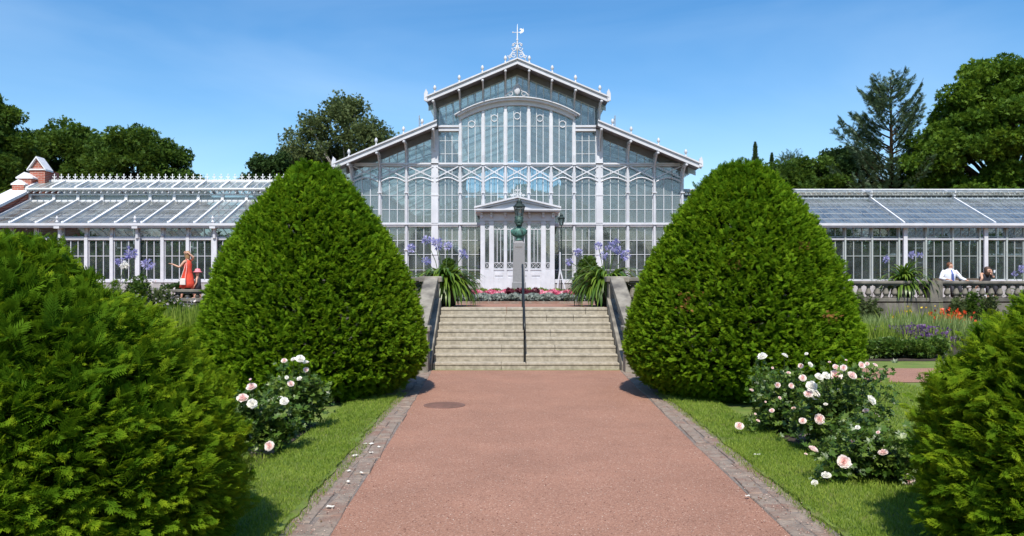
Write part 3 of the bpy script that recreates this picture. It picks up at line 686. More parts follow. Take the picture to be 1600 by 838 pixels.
# side walls: clerestory under the upper roof, and the low outer walls, back gable
for s in (-1, 1):
    m = MB(); x = s * 3.42
    for k in range(48): y = FY + .5 * k; m.box(x - .025, x + .025, y - .025, y + .025, 8.35, 9.3)
    m.box(x - .06, x + .06, FY, Y1 - .6, 8.2, 8.36); m.box(x - .06, x + .06, FY, Y1 - .6, 9.25, 9.40); w = m.build('clerestory_wall', 'frame', ph)
    g_ = MB(); g_.poly([(x, FY, 8.36), (x, Y1 - .6, 8.36), (x, Y1 - .6, 9.25), (x, FY, 9.25)], [(0, 1, 2, 3)]); g_.build('pane', 'glass', w)
    m = MB(); x = s * 7.0
    for k in range(48): y = FY + .5 * k; m.box(x - .03, x + .03, y - .03, y + .03, 1.8, 6.6)
    for z in (1.85, 4.27, 6.6): m.box(x - .06, x + .06, FY, Y1 - .6, z - .06, z + .06)
    w = m.build('side_wall', 'frame', ph)
    g_ = MB(); g_.poly([(x, FY, 1.85), (x, Y1 - .6, 1.85), (x, Y1 - .6, 6.6), (x, FY, 6.6)], [(0, 1, 2, 3)]); g_.build('pane', 'glass', w)
    m = MB()
    for k in range(10): y = 34.8 + 2.3 * k; m.tube([(s * 3.42, y, TZ), (s * 3.42, y, 8.3)], .06, 8); m.tube([(s * 3.42, y, 7.3), (s * 4.0, y, 7.85), (s * 5.2, y, 7.45), (s * 7.0, y, 6.55)], .04, 6)
    m.build('inner_columns', 'white', ph)
m = MB(); yb = Y1 - .6
for k in range(-20, 21):
    x = k * .35; m.box(x - .02, x + .02, yb - .02, yb + .02, TZ, zroof(x) - .25)
for z in (1.9, 4.27, 6.78, 8.32):
    w_ = 7.0 if z < 7 else 3.4; m.box(-w_, w_, yb - .05, yb + .05, z - .06, z + .06)
w = m.build('rear_wall', 'frame', ph)
g_ = MB()
for k in range(-20, 20): 
    p, q = k * .35, (k + 1) * .35; g_.poly([(p, yb, 1.9), (q, yb, 1.9), (q, yb, zroof(q) - .25), (p, yb, zroof(p) - .25)], [(0, 1, 2, 3)])
g_.build('pane', 'glass', w)
# brackets and pendants carrying the overhang
for c in [.49, 1.43, 2.40, 3.46, 4.66, 5.78, 6.95]:
    for s in (-1, 1):
        x = s * c; zt = zroof(x) if c != 3.46 else zu(x); m = MB()
        m.bar((x, Y0 + .1, zt - .2), (x, FY, zt - .24), .07, .1)
        zl = zt - (.95 if c > 1 else .9)
        if c > 4: zl = zt - .8
        m.tube([(x, Y0 + .2, zt - .24), (x, Y0 + .45, zt - .36), (x, Y0 + .72, zt - .6), (x, FY - .15, zl)], .035, 6)
        m.box(x - .035, x + .035, FY - .12, FY - .03, zl - .1, zt - .22)
        m.ball((x, Y0 + .06, zt - .27), .06); m.lathe([(.02, -.2), (.05, -.14), (.035, -.08), (.06, 0), (.03, .06)], (x, FY - .16, zl), 8)
        if c == 3.46:
            z2 = zs(x); m.tube([(x, Y0 + .2, z2 - .24), (x, Y0 + .45, z2 - .34), (x, Y0 + .72, z2 - .55), (x, FY - .2, z2 - .85)], .035, 6); m.ball((x, Y0 + .06, z2 - .27), .06)
            m.lathe([(.02, -.2), (.05, -.14), (.035, -.08), (.06, 0), (.03, .06)], (x, FY - .2, z2 - .85), 8)
        m.build('bracket', 'white', ph)
# finials on the bargeboards
fin = None
def finial(x, y, z, par, h=.27):
    m = MB(); m.lathe([(.05, 0), (.05, .04), (.022, .07), (.03, .11), (.06, .15), (.068, .21), (.045, .27), (.01, .31)], (x, y, z), 8); m.build('finial', 'white', par, smooth=True)
for s in (-1, 1):
    for c in (.49, 1.43, 2.38, 3.38): finial(s * c, Y0, zu(c) + .03, ph)
    for c in (3.9, 4.66, 5.78, 6.9): finial(s * c, Y0, zs(c) + .03, ph)
    m = MB(); m.prism([(s * 3.82, zu(3.75) - .14), (s * 3.7, zu(3.75) - .18), (s * 3.66, zu(3.66) + .16), (s * 3.74, zu(3.66) + .30), (s * 3.82, zu(3.66) + .1)], 'y', Y0 - .05, Y0 + .06); m.build('eave_ornament', 'white', ph)
    m = MB(); m.prism([(s * 7.6, zs(7.55) - .12), (s * 7.45, zs(7.55) - .12), (s * 7.44, zs(7.55) + .2), (s * 7.54, zs(7.55) + .3), (s * 7.6, zs(7.55) + .1)], 'y', Y0 - .05, Y0 + .06); m.build('eave_ornament', 'white', ph)
# lightning rods / roof ladders on the side roofs
for s in (-1, 1):
    x = s * 4.12; z = zs(x); m = MB(); m.tube([(x, 33.4, z), (x, 33.4, z + .75)], .022, 6); m.tube([(x, 33.4, z + .66), (x - s * .28, 33.6, z + .08)], .014, 5); m.tube([(x, 33.4, z + .45), (x - s * .15, 34.6, z + .5)], .01, 5); m.build('roof_rod', 'metal_grey', ph)
# ridge crest with weather vane
m = MB(); cy = Y0 + .04; z0 = 11.0
def sc(cx_, cz_, r0, r1, a0, a1, w=.022, n=16):
    m.tube([(cx_ + (r0 + (r1 - r0) * i / n) * math.cos(a0 + (a1 - a0) * i / n), cy, cz_ + (r0 + (r1 - r0) * i / n) * math.sin(a0 + (a1 - a0) * i / n)) for i in range(n + 1)], w, 5)
for s in (-1, 1):
    A0, A1 = (0, 4.2 * math.pi / 2) if s > 0 else (math.pi, math.pi - 4.2 * math.pi / 2)
    sc(s * .15, z0 + .13, .03, .12, A0, A1 + s * 2); sc(s * .30, z0 + .10, .02, .09, A0, A1); sc(s * .12, z0 + .40, .02, .10, A0, A1); sc(s * .17, z0 + .56, .02, .05, A0, A1 * .8)
    m.tube([(s * .36, cy, z0 - .14), (s * .30, cy, z0 + .1), (s * .2, cy, z0 + .28), (s * .06, cy, z0 + .35), (s * .03, cy, z0 + .55)], .022, 5)
    m.tube([(s * .03, cy, z0 + .58), (s * .1, cy, z0 + .64), (s * .19, cy, z0 + .6), (s * .2, cy, z0 + .54)], .02, 5)
cre = m.build('ridge_crest', 'white', ph, smooth=True)
m = MB(); m.tube([(0, cy, z0 - .1), (0, cy, z0 + .75), (0, cy, z0 + 1.1), (0, cy, z0 + 1.42)], [.035, .028, .022, .006], 6); m.lathe([(.03, 0), (.05, .03), (.03, .06)], (0, cy, z0 + .74), 8)
m.build('mast', 'whiteb', ph, smooth=True)
m = MB(); m.prism([(.05, z0 + 1.08), (.12, z0 + 1.10), (.16, z0 + 1.16), (.08, z0 + 1.20), (.14, z0 + 1.24), (.24, z0 + 1.2), (.25, z0 + 1.26), (.27, z0 + 1.12), (.22, z0 + 1.06), (.16, z0 + 1.04), (.14, z0 + 1.0), (.12, z0 + 1.05)], 'y', cy - .012, cy + .012)
m.tube([(-.19, cy, z0 + 1.07), (.14, cy, z0 + 1.07)], .012, 5); m.ball((-.18, cy, z0 + 1.07), .03); m.build('weather_vane', 'whiteb', ph)

# ------------------------------------------------------------------ entrance porch (part of the palm house: a porch of its own)
PY = 31.9
po = thing('entrance_porch', 'white gabled entrance porch with lattice-trimmed glazed doors on the front of the palm house', 'porch', (0, PY, TZ))
def px2(x): return (x - 808.8) / 38.9
def pz2(y): return 1.73 + (445 - y) / 38.9
m = MB(); m.box(px2(750), px2(867.6), PY - .05, FY - .2, TZ - .05, 1.26); m.build('doorstep', 'granite', po)
posts = [(751, 757.6), (765, 771.6), (788, 792), (825, 829), (846, 852.6), (860, 866.6)]
ZP0, ZP1 = 1.26, pz2(345.5)
for a, b in posts:
    m = MB(); m.box(px2(a), px2(b), PY - .06, PY + .08, ZP0, ZP1); m.box(px2(a) - .02, px2(b) + .02, PY - .08, PY - .06, ZP0, ZP0 + .25); m.box(px2(a) - .025, px2(b) + .025, PY - .085, PY - .06, ZP1 - .12, ZP1 - .03)
    m.build('post', 'white', po)
def lattice(m, x0, x1, z0, z1, y, n):
    for i in range(n):
        p, q = x0 + (x1 - x0) * i / n, x0 + (x1 - x0) * (i + 1) / n
        m.bar((p, y, z0), (q, y, z1), .014, .016, (0, 1, 0)); m.bar((p, y - .003, z1), (q, y - .003, z0), .014, .016, (0, 1, 0)); m.box(q - .006, q + .006, y - .012, y + .012, z0, z1)
    m.box(x0, x1, y - .02, y + .02, z0 - .015, z0 + .012); m.box(x0, x1, y - .02, y + .02, z1 - .012, z1 + .015)
panels = [(757.6, 765, 1, 0, 'side_panel'), (771.6, 788, 2, 2, 'side_panel'), (792, 808.5, 2, 2, 'door'), (808.5, 825, 2, 2, 'door'), (829, 846, 2, 2, 'side_panel'), (852.6, 860, 1, 0, 'side_panel')]
for a, b, nl, nm, nme in panels:
    x0, x1 = px2(a), px2(b); m = MB(); y = PY + .01
    m.box(x0, x1, y - .02, y + .02, ZP0, pz2(421))
    if x1 - x0 > .3: xm_ = (x0 + x1) / 2; m.box(x0 + .05, xm_ - .02, y - .05, y - .02, ZP0 + .12, pz2(434)); m.box(xm_ + .02, x1 - .05, y - .05, y - .02, ZP0 + .12, pz2(434)); m.box(x0 + .05, x1 - .05, y - .045, y - .02, pz2(431), pz2(425)); m.box(x0, x1, y - .05, y - .02, pz2(422.5), pz2(421)); m.box(x0, x1, y - .04, y - .02, ZP0, ZP0 + .07)
    lattice(m, x0 + .02, x1 - .02, pz2(420), pz2(411), y, nl); lattice(m, x0 + .02, x1 - .02, pz2(358.5), pz2(348.5), y, nl)
    m.box(x0, x0 + .014, y - .02, y + .02, pz2(421), ZP1); m.box(x1 - .014, x1, y - .02, y + .02, pz2(421), ZP1)
    m.box(x0, x1, y - .025, y + .025, pz2(348), ZP1)
    for k in range(1, nm + 1 if nm else 1):
        xx = x0 + (x1 - x0) * k / (nm + 1); m.box(xx - .012, xx + .012, y - .015, y + .015, pz2(411), pz2(359))
    d = m.build(nme, 'white', po)
    g_ = MB(); g_.poly([(x0, y + .02, pz2(421)), (x1, y + .02, pz2(421)), (x1, y + .02, ZP1), (x0, y + .02, ZP1)], [(0, 1, 2, 3)]); g_.build('pane', 'glass', d)
    if nme == 'door':
        m = MB(); hx = x1 - .05 if a < 800 else x0 + .05; m.tube([(hx, y - .03, 2.22), (hx, y - .09, 2.24), (hx, y - .09, 2.42), (hx, y - .03, 2.44)], .012, 6); m.build('door_handle', 'iron', d)
# porch side walls
for s in (-1, 1):
    x = s * 1.46; m = MB(); m.box(x - .04, x + .04, PY + .08, FY - .2, ZP0, 2.35); m.box(x - .04, x + .04, PY + .08, FY - .2, ZP1 - .15, ZP1)
    for k in range(4): y = PY + .15 + k * .42; m.box(x - .025, x + .025, y - .025, y + .025, 2.35, ZP1 - .15)
    m.build('side_wall', 'white', po)
# entablature, pediment
m = MB(); m.box(px2(750), px2(867.6), PY - .10, FY - .15, ZP1, pz2(333.5)); m.build('frieze', 'white', po)
for xq in (753, 768, 790, 827, 849, 864):
    m = MB(); x = px2(xq); m.box(x - .045, x + .045, PY - .30, PY - .1, pz2(336), pz2(333)); m.lathe([(.02, -.14), (.05, -.1), (.05, -.02), (.03, 0)], (x, PY - .2, pz2(336)), 8); m.build('corbel', 'white', po)
PX = px2(743.5); PXR = -PX; PYF = PY - .45
ZC0, ZC1, ZAP = pz2(332.5), pz2(328.5), pz2(308.5)
m = MB(); m.box(PX, PXR, PYF, FY - .1, ZC0, ZC1); m.box(PX - .04, PXR + .04, PYF - .06, PYF, ZC0 + .05, ZC1 + .01); m.build('cornice', 'white', po)
m = MB(); m.prism([(PX + .25, ZC1), (PXR - .25, ZC1), (0, ZAP - .16)], 'y', PYF + .14, PYF + .22); m.build('pediment', 'white', po)
m = MB()
for s in (-1, 1):
    sbox(m, 0, ZAP, s * 1.72, ZC1 + .10, PYF - .08, FY - .1, .07); sbox(m, 0, ZAP - .07, s * 1.62, ZC1 + .075, PYF, PYF + .14, .09)
m.build('roof', 'white', po)
m = MB(); cy = PYF; z0 = ZAP
for s in (-1, 1):
    sc(s * .09, z0 + .10, .015, .07, 0 if s > 0 else math.pi, 7 * s + (0 if s > 0 else math.pi), .014, 12); sc(s * .22, z0 + .04, .015, .06, 0 if s > 0 else math.pi, 7 * s + (0 if s > 0 else math.pi), .014, 12); sc(s * .07, z0 + .24, .01, .05, 0 if s > 0 else math.pi, 6 * s + (0 if s > 0 else math.pi), .012, 12)
m.tube([(0, cy, z0), (0, cy, z0 + .42)], .014, 5); m.build('crest', 'whiteb', po)

# ================================================================== GREENHOUSE WINGS
WY = 31.35
def cross_roof(t, x0, x1, ye, ze, yr, zr, raf, rmat, glazing_step, thick, gm):
    """one slope: rafters run from the eave (ye,ze) up to (yr,zr)"""
    pass
def wing(side):
    left = side < 0
    if left:
        X0, X1 = -20.9, -7.1; lab = 'long white greenhouse wing left of the palm house, with a spiked ridge and slanting rafters'
    else:
        X0, X1 = 7.1, 27.0; lab = 'long greenhouse wing right of the palm house, with a blue-reflecting glass roof'
    t = thing('greenhouse_wing', lab, 'greenhouse', ((X0 + X1) / 2, WY, TZ), 'low greenhouse wings beside the palm house')
    YE, ZEV, YM, ZM, ZM2, YR, ZR = 31.0, 4.08, 34.0, 5.30, 5.60, 34.85, (6.28 if left else 5.98)
    if not left: ZM, ZM2, ZR = 5.42, 5.50, 5.86
    YB = 2 * YR - WY
    n = int(round((X1 - X0) / 1.0)); dxb = (X1 - X0) / n
    m = MB(); m.box(X0, X1, WY - .06, WY + .2, TZ - .05, 1.82); m.build('plinth', 'plinth', t)
    m = MB(); m.box(X0, X1, WY - .09, WY + .06, 1.82, 1.92); m.build('sill', 'white', t)
    m = MB(); m.box(X0, X1, WY - .09, WY + .05, 3.50, 3.60 if left else 3.57); m.build('rail', 'white', t)
    zt = 4.0
    if left: ps = [-20.9, -20.0] + [-20.0 + 1.0 * i for i in range(1, 13)]
    else: ps = [7.1] + [7.6 + 1.06 * i for i in range(19)]
    pw = .065 if left else .03
    wm = 'white' if left else 'frameg'
    for x in ps:
        m = MB(); m.box(x - pw, x + pw, WY - .12, WY + .06, 1.82, 3.62 if left else zt)
        if left: m.box(x - pw * .7, x + pw * .7, WY - .05, WY + .06, 3.62, zt); m.ball((x, WY - .1, 3.66), .06, 6, 4)
        m.build('post', wm, t)
    for a, b in zip(ps[:-1], ps[1:]):
        window(t, a + pw, b - pw, WY, 1.92, lambda x: 3.50, nm=2, hb=(2.86,), fw=.03, mw=.026, mat=wm, gmat='wglass')
        window(t, a + pw, b - pw, WY, 3.60, lambda x: zt, nm=2 if not left else 0, hb=(), fw=.03, mw=.024, mat=wm, gmat='wglass')
    # eave, big columns
    m = MB(); m.box(X0 - .1, X1, YE - .06, YE + .10, ZEV - .12, ZEV + .02); m.box(X0 - .1, X1, YE - .12, YE - .06, ZEV - .05, ZEV + .045); m.build('gutter', 'white', t)
    m = MB(); m.box(X0, X1, YE + .1, WY + .12, zt, zt + .06); m.build('soffit', 'soffit', t)
    bigs = [-20.99, -17.97, -14.93, -11.9, -8.87] if left else [8.1, 11.25, 15.25, 18.42, 21.6, 24.8]
    for x in bigs:
        m = MB(); w = .06 if left else .075
        if left:
            m.tube([(x, YE + .12, 3.55), (x, YE + .12, 4.0)], w, 8); m.box(x - .11, x + .11, YE - .1, YE + .2, 3.92, 4.05); m.box(x - .08, x + .08, WY - .2, WY - .1, 1.3, 3.75)
            m.lathe([(.03, 0), (.07, .05), (.03, .12), (.06, .2), (.015, .3)], (x, YE - .05, ZEV + .04), 8)
            m.bar((x, YE + .12, 3.56), (x, WY - .12, 3.56), .05, .08)
        else: m.box(x - w, x + w, WY - .16, WY - .06, TZ, 4.0)
        m.build('column', 'white', t)
    # lower roof
    def lower(yA, zA, yB, zB, flip=1, name='roof'):
        m = MB(); d = Vector((0, yB - yA, zB - zA)).normalized(); up = Vector((0, -d.z, d.y)) if yB > yA else Vector((0, d.z, -d.y))
        k = X0
        stp = .345 if left else .265
        while k <= X1: m.bar((k, yA, zA), (k, yB, zB), .016, .04); k += stp
        for f in ((.28, .62) if left else (.2, .4, .6, .8)):
            m.box(X0, X1, yA + (yB - yA) * f - .02, yA + (yB - yA) * f + .02, zA + (zB - zA) * f - .03, zA + (zB - zA) * f + .02)
        r = m.build(name, 'metal_grey', t)
        g_ = MB(); g_.poly([(X0, yA, zA + .005), (X1, yA, zA + .005), (X1, yB, zB + .005), (X0, yB, zB + .005)], [(0, 1, 2, 3)]); g_.build('pane', 'roofglassw' if left else 'roofglassb', r)
        return r
    lower(YE, ZEV, YM, ZM); lower(YR * 2 - YE, ZEV, YR * 2 - YM, ZM, -1)
    rs = [X0 + .05 + 1.03 * i for i in range(14)] if left else [8.0 + 3.55 * i for i in range(6)]
    for i, x in enumerate(rs):
        w = (.11 if i % 3 == 1 else .075) if left else .06
        m = MB(); m.bar((x, YE, ZEV + .04), (x, YM, ZM + .04), w, .12)
        if left: m.ball((x, YE - .04, ZEV + .08), .06, 6, 4)
        m.build('rafter', 'whiteb', t)
    # clerestory / ventilator band
    m = MB()
    if left:
        m.box(X0, X1, YM - .04, YM + .05, ZM - .02, ZM + .05); m.box(X0, X1, YM - .03, YM + .05, ZM2 - .04, ZM2 + .02); m.box(X0, X1, YM + .10, YM + .13, ZM + .05, ZM + .18)
        for x in rs: m.box(x - .06, x + .06, YM - .05, YM + .06, ZM, ZM2 + .02)
        m.box(X0, X1, YM - .22, YM - .06, 5.74, 5.84); m.box(X0, X1, YM - .3, YM - .22, 5.78, 5.84)
        k = X0 + .1
        while k < X1: m.bar((k, YM - .30, ZM2 + .03), (k, YM + .1, 5.80), .04, .04); k += .26
    else:
        m.box(X0, X1, YM - .04, YM + .05, ZM - .02, ZM + .03); m.box(X0, X1, YM + .10, YM + .16, 5.56, 5.60); m.box(X0, X1, YM + .3, YM + .36, 5.68, 5.72)
        k = X0 + .1
        while k < X1: m.bar((k, YM, ZM2 - .04), (k, YM + .5, 5.78), .03, .04); k += .22
        for x in rs: m.bar((x, YM - .2, ZM + .1), (x, YM + .6, 5.84), .09, .06)
    vb = m.build('ventilator_band', 'whiteb', t)
    if left:
        g_ = MB(); g_.poly([(X0, YM + .01, ZM), (X1, YM + .01, ZM), (X1, YM + .01, ZM2), (X0, YM + .01, ZM2)], [(0, 1, 2, 3)]); g_.build('pane', 'roofglassw', vb)
    if not left:
        g_ = MB(); g_.box(X0, X1, YM + .02, YM + .04, ZM, 5.56); g_.build('vent_grille', 'iron', t)
    # upper roof, both slopes
    zA = 5.82 if left else 5.66
    for sgn in (1, -1):
        m = MB(); ya = YR + sgn * (YM - .25 - YR)
        for i, x in enumerate(rs): m.bar((x, ya, zA + .02), (x, YR, ZR), .10 if left else .05, .10)
        k = X0
        while k < X1: m.bar((k, ya, zA), (k, YR, ZR - .03), .02, .04); k += .345
        r = m.build('upper_roof', 'whiteb', t)
        g_ = MB(); g_.poly([(X0, ya, zA + .01), (X1, ya, zA + .01), (X1, YR, ZR - .01), (X0, YR, ZR - .01)], [(0, 1, 2, 3)]); g_.build('pane', 'roofglass', r)
    m = MB(); m.box(X0, X1, YR - .05, YR + .05, ZR - .04, ZR + .04)
    if not left: m.box(X0, X1, YR - .12, YR - .08, ZR + .03, ZR + .06)
    m.build('ridge_beam', 'whiteb', t)
    if left:
        fm = None; k = 0; x = X0 + .6
        while x < X1 - .1:
            if fm is None:
                c = MB(); c.box(x - .014, x + .014, YR - .012, YR + .012, ZR + .04, ZR + .27); c.box(x - .07, x + .07, YR - .01, YR + .01, ZR + .155, ZR + .185)
                c.ball((x, YR, ZR + .28), .028, 6, 4, sz=1.3); c.ball((x - .075, YR, ZR + .19), .022, 6, 4); c.ball((x + .075, YR, ZR + .19), .022, 6, 4)
                c.tube([(x - .13, YR, ZR + .10), (x - .09, YR, ZR + .05), (x, YR, ZR + .1), (x + .09, YR, ZR + .05), (x + .13, YR, ZR + .10)], .012, 4)
                fm = c.build('ridge_finial', 'whiteb', t); xf = x
            else:
                q = fm.copy(); COL.objects.link(q); q.parent = t; q.location = (x - xf, 0, 0)
            x += .305
    # rear wall and inner frames
    m = MB(); k = X0
    while k < X1: m.box(k - .025, k + .025, YB - .03, YB + .03, TZ, 4.0); k += .53
    for z in (1.9, 2.8, 3.5, 4.0): m.box(X0, X1, YB - .04, YB + .04, z - .04, z + .04)
    w = m.build('rear_wall', 'white', t); g_ = MB(); g_.poly([(X0, YB, TZ), (X1, YB, TZ), (X1, YB, 4), (X0, YB, 4)], [(0, 1, 2, 3)]); g_.build('pane', 'wglass', w)
    m = MB(); k = X0 + 1.5
    while k < X1: m.tube([(k, YM, TZ), (k, YM, ZM)], .04, 6); m.tube([(k, 2 * YR - YM, TZ), (k, 2 * YR - YM, ZM)], .04, 6); m.tube([(k, WY, 3.9), (k, YM, ZM - .12)], .03, 5); k += 3.0
    m.box(X0, X1, YM - .03, YM + .03, 3.0, 3.06)
    m.build('inner_frames', 'white', t)
    m = MB(); m.box(X0 + .3, X1 - .3, WY + .5, WY + 1.6, 1.9, 1.96); k = X0 + .5
    while k < X1 - .3: m.box(k - .04, k + .04, WY + .55, WY + .65, TZ, 1.9); k += 1.5
    m.build('plant_bench', 'wood', t)
    xe = X1 if not left else X0
    m = MB(); m.prism([(WY, TZ), (YB, TZ), (YB, 4.0), (YR, ZR - .1), (WY, 4.0)], 'x', xe - (.02 if not left else .25), xe + (.02 if not left else .0)); m.build('end_wall', 'white' if not left else 'brick', t)
    return t
lw = wing(-1); rw = wing(1)
# brick gable parapet with pinnacle at the far end of the left wing
t = thing('brick_parapet', 'stepped red brick gable parapet with white capstones at the far end of the left wing', 'parapet', (-21.2, 34.5, TZ))
m = MB(); m.prism([(30.9, TZ), (34.2, TZ), (34.2, 5.75), (30.9, 4.35)], 'x', -21.5, -20.96); m.build('brick_wall', 'brick', t)
m = MB(); m.prism([(30.7, 4.30), (34.1, 5.72), (34.1, 5.84), (30.7, 4.42)], 'x', -21.75, -20.85); m.build('coping', 'whiteb', t)
def cap(x, y, z, w, d, name, h=.3, ov=.12):
    m = MB(); m.prism([(x - w / 2 - ov, z), (x + w / 2 + ov, z), (x + w / 2 + ov, z + .05), (x, z + h + .06), (x - w / 2 - ov, z + .05)], 'y', y - d / 2 - ov, y + d / 2 + ov)
    m.build(name, 'whiteb', t)
s = 1240 / 34.3
def bx(x): return (x - 795) / s + CX
def bzz(y): return CZ + (445 - y) / s
m = MB(); m.box(bx(28), bx(46), 33.9, 34.7, 5.4, bzz(291)); m.build('lower_step', 'brick', t); cap((bx(28) + bx(46)) / 2, 34.2, bzz(291), bx(46) - bx(28), .5, 'capstone', .18, .06)
m = MB(); m.box(bx(32), bx(52), 34.15, 34.9, 5.4, bzz(280)); m.build('middle_step', 'brick', t); cap((bx(30) + bx(54)) / 2, 34.5, bzz(280), bx(54) - bx(31), .7, 'capstone', .22, .05)
m = MB(); m.box(bx(42), bx(66), 34.5, 35.6, 5.4, bzz(264)); m.build('pinnacle', 'brick', t)
m = MB(); x0, x1 = bx(42), bx(66); xm = (x0 + x1) / 2
m.prism([(x0, bzz(264)), (x1, bzz(264)), (xm, bzz(246))], 'y', 34.52, 34.95); m.build('pinnacle_gable', 'brick', t)
m = MB()
for sg in (-1, 1): sbox(m, xm, bzz(243.5), xm + sg * (x1 - x0) * .62, bzz(264), 34.4, 35.0, .07)
m.box(x0 - .06, x1 + .06, 34.44, 34.52, bzz(265), bzz(263)); m.build('pinnacle_cap', 'whiteb', t)
# ================================================================== STATUE AND FLOWER BED
t = thing('bust_monument', 'green bronze bust on a tall grey granite pedestal rising from the flower bed', 'statue', (0, 27.5, TZ))
by = 27.5
m = MB(); m.cham(-.24, .24, by - .24, by + .24, TZ - .1, 1.82, .02)
m.build('pedestal_base', 'granite', t)
m = MB(); m.poly([(-.215, by - .215, 1.80), (.215, by - .215, 1.80), (.215, by + .215, 1.80), (-.215, by + .215, 1.80), (-.19, by - .19, 3.17), (.19, by - .19, 3.17), (.19, by + .19, 3.17), (-.19, by + .19, 3.17), (-.12, by - .12, 3.24), (.12, by - .12, 3.24), (.12, by + .12, 3.24), (-.12, by + .12, 3.24)],
    [(0, 3, 2, 1), (0, 1, 5, 4), (1, 2, 6, 5), (2, 3, 7, 6), (3, 0, 4, 7), (4, 5, 9, 8), (5, 6, 10, 9), (6, 7, 11, 10), (7, 4, 8, 11), (8, 9, 10, 11)])
m.build('pedestal', 'granite', t)
m = MB()   # worn, unreadable inscription: a line of short cut strokes
g = random.Random(2); x = -.12
while x < .12: m.box(x, x + .012, by - .2025, by - .196, 3.0, 3.0 + g.uniform(.03, .05)); x += g.uniform(.018, .03)
m.build('inscription', 'stone', t)
m = MB()
m.loft([(0, by, 3.24, .12, .12), (0, by, 3.28, .12, .12), (0, by, 3.30, .075, .075), (0, by, 3.36, .08, .08), (0, by, 3.385, .15, .11), (0, by - .01, 3.43, .22, .14), (0, by - .01, 3.50, .275, .155), (0, by, 3.57, .305, .155), (0, by, 3.62, .295, .145), (0, by + .01, 3.66, .235, .125), (0, by + .01, 3.695, .15, .105), (0, by, 3.73, .085, .09), (0, by, 3.76, .07, .08)], 24)
for sx_ in (-1, 1):
    m.bar((sx_ * .04, by - .13, 3.70), (sx_ * .15, by - .155, 3.47), .07, .03, (0, 1, 0)); m.bar((sx_ * .10, by - .12, 3.66), (sx_ * .22, by - .13, 3.50), .04, .03, (0, 1, 0))
m.bar((0, by - .15, 3.64), (0, by - .165, 3.42), .05, .02, (0, 1, 0))
b = m.build('shoulders', 'patina', t, smooth=True)
m = MB()
m.loft([(0, by, 3.74, .07, .08), (0, by - .01, 3.78, .09, .11), (0, by - .015, 3.84, .118, .135), (0, by - .01, 3.91, .130, .145), (0, by, 3.98, .128, .145), (0, by, 4.03, .105, .12), (0, by, 4.07, .05, .06)], 20)
m.loft([(0, by - .145, 3.845, .012, .02), (0, by - .165, 3.87, .022, .03), (0, by - .15, 3.93, .012, .02)], 8)
m.loft([(0, by - .11, 3.75, .05, .03), (0, by - .14, 3.79, .075, .045), (0, by - .13, 3.835, .06, .035)], 10)
for sx_ in (-1, 1): m.ball((sx_ * .130, by, 3.89), .03, 8, 6, sx=.5); m.ball((sx_ * .05, by - .13, 3.93), .024, 8, 6, sy=.8)
for k in range(14): a = k * .45; m.ball((.10 * math.cos(a), by + .02 + .11 * math.sin(a), 4.0 + .02 * (k % 3)), .04, 7, 5)
m.v = [(x_ * 1.14, by + (y_ - by) * 1.1, 3.73 + (z_ - 3.73) * 1.12) for x_, y_, z_ in m.v]
b2 = m.build('head', 'patinad', t, smooth=True)
sb = b.modifiers.new('sub', 'SUBSURF'); sb.levels = 1; sb.render_levels = 1

# flower bed in front of the palm house
m = MB(); m.box(-2.12, 2.12, 21.9, 22.05, TZ - .02, TZ + .07)
for s_ in (-1, 1): m.box(s_ * 2.05 - .07, s_ * 2.05 + .07, 22.05, 29.4, TZ - .02, TZ + .07)
tag(m.build('bed_edging', 'kerb'), 'low stone edging around the raised flower bed at the top of the steps', 'edging')
m = MB(); m.prism([(22.05, TZ), (22.6, TZ + .10), (24.5, TZ + .16), (29.3, TZ + .2), (29.4, TZ)], 'x', -1.98, 1.98); struct(m.build('bed_soil', 'soil'))
def mass(name, label, cat, mat, x0, x1, y0, y1, z, h, n, L_, tm=T_TWIG, up=.8, parts=None):
    P = np.stack([rng.uniform(x0, x1, n), rng.uniform(y0, y1, n), np.zeros(n)], 1)
    hh = h * (.72 + .28 * np.sin(P[:, 0] * 9 + P[:, 1] * 5) * np.sin(P[:, 0] * 4.3 - P[:, 1] * 7)); P[:, 2] = z + hh * np.sqrt(rng.random(n))
    D = nrm(sph(n) * .8 + np.array([0, 0, up])); return scatter(tm, P, D, sph(n), L_ * (.6 + .8 * rng.random(n)))
def massobj(name, label, cat, mat, *a, **k):
    V, Fq, r_ = mass(name, label, cat, mat, *a, **k); return tag(npobj(name, V, Fq, mat, rnd=r_), label, cat, kind='stuff')
massobj('edging_plants', 'low band of silvery grey foliage plants along the front of the flower bed', 'plants', 'grey', -2.0, 2.0, 22.1, 22.9, TZ + .06, .20, 7000, .07)
massobj('edging_greenery', 'low bright green bedding plants behind the silvery band', 'plants', 'box', -1.95, 1.95, 24.3, 25.6, TZ + .1, .28, 6000, .08)
massobj('pink_begonias', 'dense band of pink and rose bedding flowers in front of the bust', 'flowers', 'pinkf', -1.5, 1.62, 23.5, 24.4, TZ + .12, .235, 5200, .07)
massobj('dark_foliage', 'dark red-leaved bedding plants around the foot of the pedestal', 'plants', 'darkf', -.42, .52, 23.2, 24.3, TZ + .12, .265, 3200, .08)
massobj('rear_bedding', 'mixed green bedding plants at the back of the flower bed', 'plants', 'box', -1.9, 1.9, 26., 29, TZ + .1, .2, 4000, .1)

